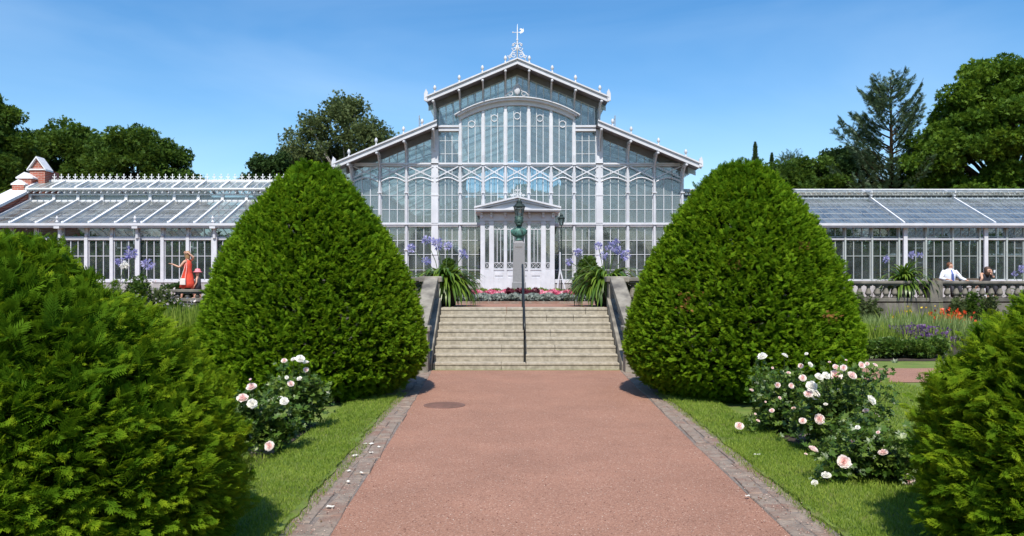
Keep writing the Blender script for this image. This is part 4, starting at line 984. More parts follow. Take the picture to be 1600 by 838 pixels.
# A-frame easel and lamp to the right of the porch
def P3(x, y, Y): return ((x - VPX) / F * Y + CX, Y, CZ - (y - HZ) / F * Y)
t = thing('white_easel', 'slim white A-shaped wooden stand to the right of the porch', 'stand', P3(876, 458, 30.5)[:2] + (TZ,))
Y = 30.5; m = MB(); a = P3(875, 394, Y); m.bar(a, P3(875, 424, Y), .045, .045, (0, 1, 0)); m.bar(P3(875, 421, Y), (P3(868.5, 0, Y)[0], Y, TZ), .05, .04, (0, 1, 0)); m.bar(P3(875, 421, Y), (P3(886.5, 0, Y)[0], Y, TZ), .05, .04, (0, 1, 0)); m.bar(P3(870.5, 437, Y), P3(880, 437, Y), .03, .03, (0, 1, 0)); m.build('front_legs', 'white', t)
m = MB(); m.bar(P3(875, 424, Y), (P3(875, 0, Y)[0], Y + .55, TZ), .04, .04); m.build('rear_leg', 'white', t)
def lantern(name, label, x, y, z, s, cat='lamp', pole=None, hang=None):
    t = thing(name, label, cat, (x, y, z)); m = MB()
    for k in range(6):
        a0 = math.pi / 3 * k; m.bar((x + .10 * s * math.cos(a0), y + .10 * s * math.sin(a0), z), (x + .17 * s * math.cos(a0), y + .17 * s * math.sin(a0), z + .36 * s), .018 * s, .018 * s)
    m.lathe([(.11 * s, -.03 * s), (.12 * s, 0)], (x, y, z), 6); m.lathe([(.19 * s, .35 * s), (.20 * s, .38 * s), (.11 * s, .47 * s), (.09 * s, .48 * s), (.09 * s, .54 * s), (.05 * s, .58 * s), (.015 * s, .66 * s)], (x, y, z), 6)
    m.build('lamp_frame', 'lantern', t)
    g_ = MB()
    for k in range(6):
        a0, a1 = math.pi / 3 * k, math.pi / 3 * (k + 1)
        g_.poly([(x + .095 * s * math.cos(a0), y + .095 * s * math.sin(a0), z), (x + .095 * s * math.cos(a1), y + .095 * s * math.sin(a1), z), (x + .16 * s * math.cos(a1), y + .16 * s * math.sin(a1), z + .35 * s), (x + .16 * s * math.cos(a0), y + .16 * s * math.sin(a0), z + .35 * s)], [(0, 1, 2, 3)])
    g_.build('lamp_glass', 'lglass', t); m = MB()
    if pole: m.tube([(x, y, pole), (x, y, pole + .35), (x, y, z - .02)], [.045, .025, .02], 8)
    if hang: m.tube([(x, y, z + .64 * s), (x, y, hang)], .015, 6)
    m.build('lamp_post' if pole else 'hanging_rod', 'lantern', t)
x, _, z = P3(811.5, 342, 31.0); lantern('hanging_lantern', 'green six-sided lantern hanging in front of the porch pediment above the bust', x, 31.2, z + .03, 1.22, 'lantern', hang=5.02)
x, _, z = P3(877, 352, 31.0); lantern('street_lamp', 'dark lantern on a slim post at the right side of the porch', x, 31.0, z, .72, 'lamp', pole=TZ)

# ================================================================== AGAPANTHUS
def strap_clump(cx, cy, cz, n, ln, seed, spread=1., w=.035, segs=6, lift=1.):
    g = np.random.default_rng(seed); Vs, Fs, Rs = [], [], []; b = 0
    for i in range(n):
        a = g.random() * 6.283; l = ln * g.uniform(.6, 1.1); e = g.uniform(.25, 1.35) * lift; d = np.array([math.cos(a), math.sin(a), 0]); sd_ = np.array([-d[1], d[0], 0])
        p = np.array([cx, cy, cz]) + d * g.uniform(0, .16); ang = e; pts = []; ww = w * g.uniform(.7, 1.2)
        for k in range(segs + 1):
            q = ww * (1 if k < segs - 1 else (.6 if k == segs - 1 else .05)); pts += [p - sd_ * q, p + sd_ * q]
            p = p + (d * math.cos(ang) * spread + np.array([0, 0, math.sin(ang)])) * l / segs; ang -= g.uniform(.28, .45)
        Vs.append(np.array(pts)); Fs.append(np.array([(b + 2 * k, b + 2 * k + 1, b + 2 * k + 3, b + 2 * k + 2) for k in range(segs)])); Rs.append(np.full(len(pts), g.random())); b += len(pts)
    return np.concatenate(Vs), np.concatenate(Fs), np.concatenate(Rs)
def umbel(c, r, n=40):
    r = r * .82
    D = sph(n); P = np.array(c)[None] + D * r * .02; return scatter(diamonds([((0, 0, 0), (0, .5, 0), .03, 0), ((0, .45, 0), (.22, .95, .1), .09, 0), ((0, .45, 0), (-.22, .95, -.1), .09, 0), ((0, .45, 0), (0, 1, .2), .09, 0)]), P, D, sph(n), r * 1.1 * (.7 + .5 * rng.random(n)))
def agapanthus(label, cx, cy, cz, ln, nleaf, flowers, seed, pot=True, lift=1., grp='agapanthus clumps', mat='bluef', spread=1.):
    t = thing('agapanthus', label, 'plant', (cx, cy, cz), grp)
    if pot:
        m = MB(); m.lathe([(.22, 0), (.27, .06), (.33, .42), (.36, .44), (.36, .50), (.31, .50), (.30, .44)], (cx, cy, cz), 16); m.build('pot', 'pot', t, smooth=False)
    zb = cz + (.46 if pot else .02)
    V, Fq, r_ = strap_clump(cx, cy, zb, nleaf, ln, seed, lift=lift, spread=spread); npobj('leaves', V, Fq, 'aleaf', t, r_)
    for (fx, fy, dY, r) in flowers:
        p = Vector(P3(fx, fy, cy + dY)); m = MB(); m.tube([(cx + (p.x - cx) * .2, cy + dY * .3, zb), ((cx + p.x) / 2 * 1., cy + dY * .7, (zb + p.z) / 2 + .05), tuple(p)], .009, 5); s_ = m.build('flower_stem', 'stem', t)
        V, Fq, r_ = umbel(p, r); npobj('flower_head', V, Fq, mat, s_, r_)
agapanthus('potted agapanthus with arching leaves and violet-blue flowers behind the left stair pier', -1.92, 19.35, TZ, 1.15, 400,
           [(643, 388, .1, .14), (667, 376, .2, .14), (684, 381, -.1, .17), (700, 384, .15, .14), (724, 398, .1, .15), (667, 408, -.1, .14), (679, 376, .3, .1)], 1)
agapanthus('potted agapanthus with arching leaves and violet-blue flowers behind the right stair pier', 2.02, 19.35, TZ, 1.15, 400,
           [(904, 395, 0, .13), (889, 409, .1, .12), (935, 384, .1, .13), (961, 383, -.1, .19), (963, 391, .2, .15), (976, 398, .0, .17), (943, 400, .1, .13), (950, 387, .2, .1)], 2)
agapanthus('large agapanthus clump with two blue flowers on the terrace right of the right big conifer', 12.75, 26.3, TZ, 1.2, 300, [(1384, 405, 0, .16), (1425, 398, .2, .15), (1437, 399, .1, .14)], 3, pot=True, lift=1.35)
agapanthus('agapanthus with violet flowers at the right end of the terrace balustrade', 16.9, 26.6, TZ, .9, 120, [(1597, 420, 0, .16), (1586, 428, .2, .13)], 4, pot=False)
agapanthus('agapanthus with three violet-blue flower balls beside a white one in front of the left wing', -12.95, 26.4, TZ, .8, 130, [(188, 409, 0, .22), (204, 396, .2, .26), (231, 413, .1, .24)], 5, pot=False)
tw = thing('white_agapanthus', 'agapanthus with one round white flower head among violet ones in front of the left wing', 'plant', (-13.3, 26.1, TZ), 'agapanthus clumps')
V, Fq, r_ = strap_clump(-13.3, 26.1, TZ, 40, .7, 55); npobj('leaves', V, Fq, 'aleaf', tw, r_)
p = P3(194, 415, 26.1); m = MB(); m.tube([(-13.3, 26.1, TZ), p], .01, 5); s_ = m.build('flower_stem', 'stem', tw); V, Fq, r_ = umbel(p, .17, 60); npobj('flower_head', V, Fq, 'whitef', s_, r_)

# ================================================================== GENERAL LEAFY PLANTS
def blob_leaves(c, rad, n, L_, tm=T_TWIG, fill=.35, up=.25):
    """leaves through an ellipsoid, denser towards its outside"""
    D = sph(n); rr = (rng.random(n) ** fill)[:, None]; P = np.array(c)[None] + D * np.array(rad)[None] * rr
    return scatter(tm, P, nrm(D + sph(n) * .7 + np.array([0, 0, up])), sph(n) * .7 + np.array([0, 0, .6]), L_ * (.6 + .7 * rng.random(n)))
def shrub(name, label, cat, c, r, h, mat, n, L_, grp=None, k=9, tm=T_TWIG, fleck=None):
    t = thing(name, label, cat, c, grp); parts = []
    for i in range(k):
        a = rng.random() * 6.28; q = r * .5 * rng.random() ** .5; cc = (c[0] + q * math.cos(a), c[1] + q * math.sin(a), c[2] + h * (.35 + .4 * rng.random()))
        parts.append(blob_leaves(cc, (r * .55, r * .55, h * .32), n // k, L_, tm))
    V, Fq, r_ = join(parts); V[:, 2] = np.maximum(V[:, 2], c[2] + .005); npobj('foliage', V, Fq, mat, t, r_)
    m = MB()
    for i in range(4): m.tube([(c[0], c[1], c[2] - .02), (c[0] + rng.normal() * r * .25, c[1] + rng.normal() * r * .25, c[2] + h * .6)], [.03 * h + .005, .008], 5)
    m.build('stems', 'twig', t)
    if fleck:
        fm, fn, fl, zlo = fleck; D = sph(fn); P = np.array(c)[None] + np.stack([D[:, 0] * r, D[:, 1] * r, h * (zlo + (1 - zlo) * rng.random(fn))], 1); V, Fq, r_ = scatter(T_TWIG, P, nrm(D + np.array([0, 0, 1.])), sph(fn), fl * (.7 + .6 * rng.random(fn))); npobj('flowers', V, Fq, fm, t, r_)
    return t
shrub('round_shrub', 'small round dark-leaved standard shrub behind the left agapanthus', 'shrub', P3(701, 0, 22.5)[:2] + (TZ,), .38, 1.25, 'bleaf', 3600, .08)
shrub('round_shrub', 'small round dark-leaved standard shrub behind the right agapanthus', 'shrub', P3(916, 0, 22.5)[:2] + (TZ,), .40, 1.25, 'bleaf', 3600, .08)
shrub('grey_shrub', 'grey-green rounded shrub between the flower bed and the right agapanthus', 'shrub', P3(909, 0, 24.)[:2] + (TZ,), .36, .80, 'grey', 2600, .07)
shrub('yellow_shrub', 'small yellow-green shrub behind the right agapanthus', 'shrub', P3(911, 0, 25.5)[:2] + (TZ,), .34, 1.05, 'reed', 1400, .09)
shrub('low_hedge_plant', 'dark green low plant beside the orange-dressed woman on the left terrace', 'shrub', (-12.0, 28.2, TZ), .8, .62, 'dleaf', 3000, .09)

# beds in front of the right balustrade
def spikes(name, label, cat, x, y, r, h, n, mat, mat2=None, flk=None, grp='border plants below the right balustrade', bw=.02):
    t = thing(name, label, cat, (x, y, 0.0), grp); P = np.stack([x + rng.normal(size=n) * r * .5, y + rng.normal(size=n) * r * .5, np.full(n, .01)], 1)
    D = nrm(np.stack([rng.normal(size=n) * .2, rng.normal(size=n) * .2, np.ones(n)], 1)); hh = h * (.55 + .5 * rng.random(n))
    V, Fq, r_ = scatter(diamonds([((0, 0, 0), (0, 1, .12), bw, 0), ((0, .2, 0), (.12, .8, .05), bw * .8, 0)]), P, D, sph(n), hh); npobj('leaves', V, Fq, mat, t, r_)
    if mat2:
        k = flk[0]; sel = rng.integers(0, n, k); P2 = P[sel] + D[sel] * (hh[sel] * rng.uniform(flk[2], 1.0, k))[:, None]; V, Fq, r_ = scatter(T_TWIG, P2, nrm(D[sel] + sph(k) * .5), sph(k), flk[1] * (.6 + .8 * rng.random(k)))
        if k < 40:
            nv, nf = len(T_TWIG[0]), len(T_TWIG[1])
            for q in range(k): npobj('flower', V[q * nv:(q + 1) * nv], T_TWIG[1], mat2, t, r_[q * nv:(q + 1) * nv])
        else: npobj('flowers', V, Fq, mat2, t, r_)
    return t
xsn = lambda x, Y: (x - VPX) / F * Y + CX
words = ['nearest the big conifer', 'second from the big conifer', 'in the middle of the bed', 'just right of the middle of the bed', 'beside the near right conifer', 'hidden mostly by the near right conifer']
for i, px in enumerate((1330, 1356, 1382, 1408, 1434, 1462)):
    shrub('hedge_plant', 'low dark leafy plant at the border front, ' + words[i], 'plant', (xsn(px, 18.6), 18.6 + .1 * (i % 2), 0), .42, .42 + .04 * (i % 3), 'rleaf', 1500, .07, 'low plants along the front of the right border')
for i, px in enumerate((1345, 1372)):
    spikes('leafy_perennial', 'fine green feathery perennial, ' + ('next to the big conifer' if i == 0 else 'left of the purple spikes'), 'plant', xsn(px, 20), 20.0, .7, .82, 600, 'gblade')
for i, px in enumerate((1400, 1424, 1446)):
    spikes('purple_salvia', 'clump of dark purple flower spikes in the border, ' + ('left of three', 'middle of three', 'right of three')[i], 'flowers', xsn(px, 20), 20.0, .55, .70, 420, 'gblade', 'purplef', (900, .05, .45))
for i, px in enumerate((1340, 1372, 1404, 1436, 1466, 1495)):
    spikes('reed_clump', 'tall pale sword-leaved clump below the balustrade, ' + ('first', 'second', 'third', 'fourth', 'fifth', 'sixth')[i] + ' from the big conifer', 'plant', xsn(px, 22.3), 22.3, .8, .95, 330, 'reed')
spikes('scarlet_flowers', 'tall clump of scarlet flowers below the balustrade pier', 'flowers', xsn(1484, 23.5), 23.5, .36, 1.02, 200, 'gblade', 'redf', (230, .07, .75))
for i, (px, py) in enumerate(((1405, 482), (1428, 476), (1452, 480))):
    spikes('yellow_flowers', 'thin stems with small yellow flowers before the balusters, ' + ('left', 'middle', 'right')[i] + ' of three', 'flowers', xsn(px, 24.2), 24.2, .45, 1.2, 70, 'gblade', 'yellowf', (14, .055, .80))
for i, px in enumerate((1340, 1362, 1500, 1520, 1545)):
    x = xsn(px, 25.3); h = (1.5, 1.35, 1.35, 1.5, 1.4)[i]
    shrub('climbing_plant', ('straggling green climber covering the balustrade beside the big conifer', 'thin brownish green climber on the balustrade left of the big agapanthus', 'leafy climber over the balusters below the seated man', 'tallest climber over the coping right of the seated man', 'green climber over the coping below the dark-haired woman')[i], 'plant', (x, 25.3, 0), .30, h, 'bleaf' if i == 3 else 'oleaf', 1000, .08, 'climbers on the right balustrade')
# left border between the near conifer and the big conifer
for i, px in enumerate((215, 245, 275, 305)):
    shrub('pale_flower_bush', 'bush with small pale pink flowers below the left balustrade, ' + ('first', 'second', 'third', 'fourth')[i] + ' from the left', 'flowers', (xsn(px, 24.8), 24.8, 0), .6, (1.95, 1.6, 1.30, 1.15)[i], 'oleaf' if i % 2 else 'bleaf', 1900, .08, 'pale flowering bushes below the left balustrade', fleck=('palepinkf', 60 if i < 3 else 25, .07, .65))
for i, px in enumerate((230, 262, 292, 322)):
    spikes('tall_grass', 'tall green grassy perennial in the left border, ' + ('leftmost', 'second from the left', 'third from the left', 'beside the big conifer')[i], 'plant', xsn(px, 22.5), 22.5, .8, 1.2, 420, 'gblade', grp='grassy plants in the left border')

# ================================================================== CLIPPED CONIFERS
FARP = [(.06, 1.22), (.2, 1.50), (.45, 1.76), (.75, 1.83), (1.1, 1.79), (1.5, 1.67), (2.0, 1.50), (2.5, 1.26), (2.9, 1.02), (3.2, .79), (3.45, .56), (3.62, .38), (3.74, .20), (3.80, .03)]
NEARP = [(.03, 1.22), (.2, 1.36), (.45, 1.42), (.8, 1.40), (1.1, 1.30), (1.4, 1.12), (1.65, .91), (1.85, .69), (2.0, .47), (2.1, .28), (2.16, .05)]
def conifer(label, loc, geo, rz, s, rnd_mesh, core):
    t = thing('clipped_conifer', label, 'conifer', loc, 'egg-shaped clipped conifers', rz); t.scale = s
    o = bpy.data.objects.new('foliage', rnd_mesh); COL.objects.link(o); o.parent = t
    c = bpy.data.objects.new('trunk_and_branches', core); COL.objects.link(c); c.parent = t
    return t
def coremesh(prof, k, seed):
    """trunk with limbs reaching towards the shell"""
    g = random.Random(seed); H = prof[-1][0]; m = MB(); m.tube([(0, 0, 0), (0, 0, H * .5), (0, 0, H * .93)], [.09, .06, .02], 7)
    zs_, rs_ = [p[0] for p in prof], [p[1] for p in prof]
    for i in range(170):
        z = g.uniform(.1, H * .92); r = float(np.interp(min(z + .25, H), zs_, rs_)) * .80; a = g.uniform(0, 6.283)
        m.tube([(0, 0, z * .75), (r * .5 * math.cos(a), r * .5 * math.sin(a), z * .88), (r * math.cos(a + .1), r * math.sin(a + .1), z)], [.022, .014, .004], 4)
    o = m.build('trunk_and_branches', 'twig'); me = o.data; bpy.data.objects.remove(o); return me
def eggmesh(prof, seed, mat, **k):
    V, Fq, r_ = egg('x', prof, mat=mat, parent=None, seed=seed, **k)
    # inner layer of darker-toned foliage so the shell is not see-through
    pr = [(z, max(.0, r * .90 - .03)) for z, r in prof[:-1]] + [(prof[-1][0] * .97, .01)]
    V2, F2, r2 = egg('x', pr, 7000, 9, .15, T_FROND, mat, None, seed + 5, Lb=.15)
    V, Fq, r_ = join([(V, Fq, r_), (V2, F2, r2 * .4)])
    o = npobj('foliage', V, Fq, mat, None, r_, local=True); me = o.data; bpy.data.objects.remove(o); return me
fm = eggmesh(FARP, 11, 'thuja', ncl=11500, per=8, Lf=.080, tmpl=T_FROND, bump=.06, wob=.026, Lb=.10, smallb=.085)
fc = coremesh(FARP, .85, 1)
conifer('tall dense egg-shaped clipped conifer left of the stone steps', (-3.44, 12.6, 0), None, .4, (.975, .975, .975), fm, fc)
rc = conifer('tall dense egg-shaped clipped conifer right of the stone steps', (3.32, 12.6, 0), None, 2.3, (.995, .995, .985), fm, fc)
for wx, wy, wz, rr_, k_ in ((2.22, 11.28, 1.50, .09, 46), (2.75, 10.85, 2.0, .05, 16), (4.1, 11.05, 1.3, .05, 16), (3.9, 11.3, 2.3, .04, 12)):
    q = Matrix.Rotation(-2.3, 3, 'Z') @ (Vector((wx, wy, wz)) - Vector((3.32, 12.6, 0))); q /= .99; a_ = np.array([q.x, q.y, 0]); a_ /= np.linalg.norm(a_)
    rad_ = float(np.interp(wz, [p_[0] for p_ in FARP], [p_[1] for p_ in FARP])) + .0; c_ = np.array([a_[0] * rad_, a_[1] * rad_, wz]); P_ = c_ + rng.normal(size=(k_, 3)) * rr_
    V, Fq, r_ = scatter(T_FROND, P_, a_[None] + sph(k_) * .5 + np.array([0, 0, .3]), sph(k_), .075 * (.6 + .6 * rng.random(k_))); npobj('brown_patch', V, Fq, 'brownf', rc, r_, local=True)
nm_ = eggmesh(NEARP, 21, 'thujay', ncl=6600, per=8, Lf=.102, tmpl=T_FRONDF, bump=.09, wob=.04, up=.30, smallb=.13, Lb=.17)
nc = coremesh(NEARP, .85, 2)
conifer('near bushy clipped conifer cut off by the left edge of the picture', (-3.42, 4.7, 0), None, 0.0, (.99, .99, .95), nm_, nc)
conifer('near bushy clipped conifer cut off by the right edge of the picture', (3.66, 4.7, 0), None, 2.6, (1.0, 1.0, 1.0), nm_, nc)

# ================================================================== ROSES
def rose_mesh(seed, openness=1.):
    g = np.random.default_rng(seed); V, Fq = [], []; b = 0
    for ring, (n, r, h, tilt) in enumerate([(3, .10, .62, .10), (4, .22, .60, .30), (5, .38, .52, .62), (6, .52, .38, .95 * openness), (6, .60, .20, 1.25 * openness)]):
        for k in range(n):
            a = 6.283 * k / n + ring * .7 + g.normal() * .12; w = .30 + .12 * ring; pts = []
            for i in range(4):
                f = i / 3; rad = r * .45 + f * math.sin(tilt) * .55 + .10 * math.sin(math.pi * f) ; z = -.12 + h * .25 + f * math.cos(tilt) * .62 + g.normal() * .01
                ww = w * (.55 + .75 * math.sin(math.pi * (.15 + .75 * f)))
                for j in (-1, 0, 1):
                    aa = a + j * ww / max(rad + .25, .3) * .62; rr = rad - (.03 if j == 0 and i < 3 else 0) + (.05 * abs(j) if i == 3 else 0) * g.normal()
                    pts.append((rr * math.cos(aa), rr * math.sin(aa), z - (.05 * abs(j) * f)))
            V += pts
            for i in range(3):
                for j in range(2): Fq.append((b + i * 3 + j, b + i * 3 + j + 1, b + (i + 1) * 3 + j + 1, b + (i + 1) * 3 + j))
            b += 12
    V = np.array(V); rad = np.linalg.norm(V[:, :2], axis=1); rd = np.clip(rad / .75, 0, 1)
    return V * .5, np.array(Fq), rd
ROSES = []
for i, mat in enumerate(('whitef', 'blushf', 'whitef', 'blushf')):
    V, Fq, rd = rose_mesh(30 + i, (1., .85, 1.1, 1.)[i]); o = npobj('rose', V, Fq, mat, None, rd, smooth=True, local=True); ROSES.append(o.data); bpy.data.objects.remove(o)
def rosebush(label, base, r, h, flowers, seed, nleaf=2600):
    g = random.Random(seed); t = thing('rose_bush', label, 'rose bush', base, 'rose bushes on the grass'); x0, y0, _ = base
    ms = MB(); leaves = []
    tips = []
    for (fx, fy, sz, kind) in flowers:
        Y = y0 - g.uniform(.45, .95) * r; p = Vector(P3(fx, fy, Y)); tips.append((p, sz, kind))
    def branch(p):
        q = Vector((x0 + g.uniform(-.18, .18) * r * 2, y0 + g.uniform(-.12, .12) * r * 2, .01)); mid = q.lerp(p, .55) + Vector((g.uniform(-.05, .05), g.uniform(-.05, .05), .06))
        ms.tube([q, q.lerp(mid, .6) + Vector((0, 0, .03)), mid, p], [.008, .006, .005, .003], 5)
        return [q.lerp(mid, .5), q.lerp(mid, .8), mid, mid.lerp(p, .3), mid.lerp(p, .5), mid.lerp(p, .75)]
    nodes = []
    for p, _, _ in tips: nodes += branch(p)
    for i in range(26):
        a = g.uniform(0, 6.28); q = r * g.uniform(.3, .85); p = Vector((x0 + q * math.cos(a), y0 + q * math.sin(a), h * g.uniform(.25, .86))); nodes += branch(p) + [p, p]
    ms.build('stems', 'stem', t)
    N = np.array([tuple(n) for n in nodes]); idx = rng.integers(0, len(N), nleaf); P = N[idx] + rng.normal(size=(nleaf, 3)) * np.array([.065, .065, .05]); P[:, 2] = np.maximum(P[:, 2], .03)
    TP = np.array([tuple(p) for p, _, _ in tips]); dd_ = np.linalg.norm(P[:, None] - (TP[None] - np.array([0, .05, -.02])), axis=2).min(1); P = P[dd_ > .095]; P = P[P[:, 1] > y0 - r * .80]; nleaf = len(P)
    V, Fq, r_ = scatter(T_TWIG, P, nrm(sph(nleaf) + np.array([0, -.1, .35])), nrm(sph(nleaf) * .6 + np.array([0, -.2, .8])), .058 * (.6 + .7 * rng.random(nleaf))); npobj('leaves', V, Fq, 'rleaf', t, r_)
    for (p, sz, kind) in tips:
        o = bpy.data.objects.new('flower', ROSES[(kind * 1 + 2 * g.randint(0, 1)) % 4]); COL.objects.link(o); o.parent = t; o.location = p - Vector(base)
        sz *= 1.08; o.scale = (sz, sz, sz * .85); o.rotation_euler = (g.uniform(.2, 1.15), g.uniform(-.5, .5), g.uniform(-.5, .5))
    return t
A = [(1191, 557, .13, 0), (1226, 556, .09, 0), (1260, 553, .05, 0), (1251, 572, .075, 1), (1266, 570, .08, 0), (1254, 591, .105, 1), (1232, 583, .06, 1), (1236, 603, .08, 1), (1215, 602, .08, 1), (1174, 610, .06, 1), (1206, 642, .075, 1), (1240, 639, .07, 1), (1184, 658, .06, 1), (1180, 647, .035, 1), (1155, 666, .125, 1), (1229, 693, .04, 1)]
B = [(1280, 589, .10, 0), (1291, 587, .10, 0), (1306, 587, .15, 1), (1305.5, 574, .08, 1), (1318, 575, .08, 1), (1331, 587, .115, 1), (1346, 571, .085, 1), (1355, 568.6, .05, 1), (1367, 571, .065, 1), (1268, 603.5, .13, 0), (1263, 616, .11, 1), (1273, 617, .12, 0), (1254, 658, .09, 1), (1280, 655, .13, 1), (1353, 642, .075, 1), (1361, 626, .13, 0), (1371, 647, .075, 1), (1259, 710, .045, 1)]
C = [(1270, 703, .11, 1), (1318, 722, .14, 1), (1380, 708, .105, 1), (1291, 743, .10, 0), (1273, 755, .07, 0), (1419, 750, .13, 1), (1332, 690, .05, 1)]
rosebush('right rose bush farthest back, white and blush roses in front of the big conifer', (2.86, 9.3, 0), .55, .82, A + [(1207, 575, .035, 1), (1218, 622, .05, 1), (1196, 628, .03, 1)], 1, 2100)
rosebush('tallest right rose bush with a dense cluster of large pale roses', (3.02, 8.2, 0), .62, .94, B + [(1296, 566, .035, 1), (1322, 563, .03, 1), (1311, 610, .05, 0), (1334, 618, .045, 1), (1290, 632, .05, 0)], 2, 3200)
rosebush('low sprawling rose bush with a few pink roses, nearest the camera on the right', (2.95, 7.1, 0), .56, .56, C + [(1340, 668, .05, 0), (1372, 676, .045, 1)], 3, 2900)
D1 = [(444, 564, .085, 1), (459, 562, .085, 0), (469, 561, .13, 0), (478, 567, .09, 0), (478, 578, .08, 1), (468, 592, .08, 0), (448, 590, .055, 0), (454, 600, .10, 1), (439, 627, .14, 0)]
D2 = [(393, 605, .125, 1), (379, 623, .14, 1), (394, 631, .12, 0), (421, 697, .12, 1), (391, 593, .03, 1), (444, 627, .10, 0)]
rosebush('left rose bush farther from the camera with white roses on top', (-2.86, 9.3, 0), .50, .68, D1, 4, 2300)
rosebush('left rose bush nearer the camera beside the near conifer, with blush roses', (-2.95, 8.2, 0), .52, .62, D2, 5, 2600)
# field stones under the roses, fallen petals
for i, (fx, fy, s_) in enumerate(((409, 704, .14), (1262, 683, .13), (1352, 740, .10))):
    Y = F * CZ / (fy + 8 - HZ); x = xsn(fx, Y); g_ = np.random.default_rng(i); m = MB(); m.ball((x, Y, s_ * .3), s_, 9, 6, sy=.7, sz=.6)
    m.v = [(a + g_.normal() * s_ * .06, b_ + g_.normal() * s_ * .06, max(c_ + g_.normal() * s_ * .05, 0)) for a, b_, c_ in m.v]
    tag(m.build('field_stone', 'rock'), ('pinkish grey stone under the left rose bush', 'flat brownish stone between the two right rose bushes', 'small stone under the low right rose bush')[i], 'stone', 'stones under the roses')
pet = None
for i, (fx, fy) in enumerate(((580, 698), (571, 698), (592, 703), (553, 717), (557, 716), (580, 712), (545, 741), (565, 744), (544, 758), (516, 798), (1168, 781), (1183, 718))):
    Y = F * CZ / (fy - HZ); x = xsn(fx, Y); sz = (.024 if fy < 780 else .022) * (1.2 if i in (0, 9, 11) else .75); g_ = random.Random(i)
    m = MB(); a0 = g_.uniform(0, 3); zz = .027 if abs(x) < kerbx(Y) else .045
    ring = [(x + sz * math.cos(a0 + k * 1.047) * 1.25, Y + sz * math.sin(a0 + k * 1.047), zz + .008 * (k % 2) + .004) for k in range(6)]
    m.poly([(x, Y, zz)] + ring + [(x, Y, zz - .003)] + [(a, b_, c_ - .003) for a, b_, c_ in ring], [(0, 1 + k, 1 + (k + 1) % 6) for k in range(6)] + [(7, 8 + (k + 1) % 6, 8 + k) for k in range(6)] + [(1 + k, 8 + k, 8 + (k + 1) % 6, 1 + (k + 1) % 6) for k in range(6)])
    o = m.build('fallen_petal', 'whitef'); tag(o, ('small white rose petal fallen on the stone kerb left of the path' if x < 0 else 'small white rose petal fallen at the right side of the path'), 'petal', 'fallen rose petals')
# ================================================================== TREES
def tree(name, label, loc, H, crown, mat, n, L_, seed, clumps=60, trunk_r=.35, bark='bark', tm=T_TWIG, gap=.0, cr=1.0, cat='tree', grp='trees behind the greenhouses', zsq=.7):
    """crown = list of (dx, dy, z, rx, ry, rz) lobes; leaf clumps sit on and in the lobes"""
    t = thing(name, label, cat, loc, grp); g = np.random.default_rng(seed); X, Y, Z = loc; parts = []; cs = []
    vol = np.array([c[3] * c[4] * c[5] for c in crown]) ** .67; vol /= vol.sum()
    for c, w in zip(crown, vol):
        k = max(3, int(clumps * w)); D = nrm(g.normal(size=(k, 3))); D[:, 2] = np.abs(D[:, 2]) * 1.0 - .35 * (g.random(k) < .5)
        rr = .55 + .45 * g.random(k) ** .5
        for d, q in zip(nrm(D), rr): cs.append((X + c[0] + d[0] * c[3] * q, Y + c[1] + d[1] * c[4] * q, Z + c[2] + d[2] * c[5] * q))
    for c in cs:
        s_ = cr * g.uniform(.6, 1.35); m_ = max(10, int(n / len(cs) * (s_ / cr) ** 1.4)); D = nrm(g.normal(size=(m_, 3))); D[:, 2] += .25
        P = np.array(c)[None] + D * np.array([s_, s_, s_ * zsq]) * (g.random(m_) ** .4)[:, None]
        P += g.normal(size=P.shape) * .08
        parts.append(scatter(tm, P, nrm(D + nrm(g.normal(size=D.shape)) * .8), nrm(g.normal(size=D.shape) * .7 + np.array([0, 0, .8])), L_ * (.55 + .8 * g.random(m_)), np.clip(g.random(m_) * .7 + .3 * g.random(), 0, 1)))
    V, Fq, r_ = join(parts); npobj('crown', V, Fq, mat, t, r_)
    m = MB(); top = H * .8; m.tube([(X, Y, Z - .3), (X + .1, Y, Z + H * .25), (X - .05, Y, Z + H * .5), (X, Y, Z + top)], [trunk_r, trunk_r * .75, trunk_r * .5, .06], 8)
    g2 = random.Random(seed)
    for c in g2.sample(cs, min(len(cs), 34)):
        z0 = Z + min(H * .6, max(H * .15, (c[2] - Z) * .55)); p0 = Vector((X, Y, z0)); p1 = Vector(c); mid = p0.lerp(p1, .5) + Vector((0, 0, .4))
        m.tube([p0, mid, p1], [trunk_r * .32, trunk_r * .2, .03], 5)
    m.build('trunk', bark, t); return t
def at(px, Y): return (px - VPX) / F * Y + CX
def zt(py, Y): return CZ - (py - HZ) / F * Y
GZ = TZ - .1
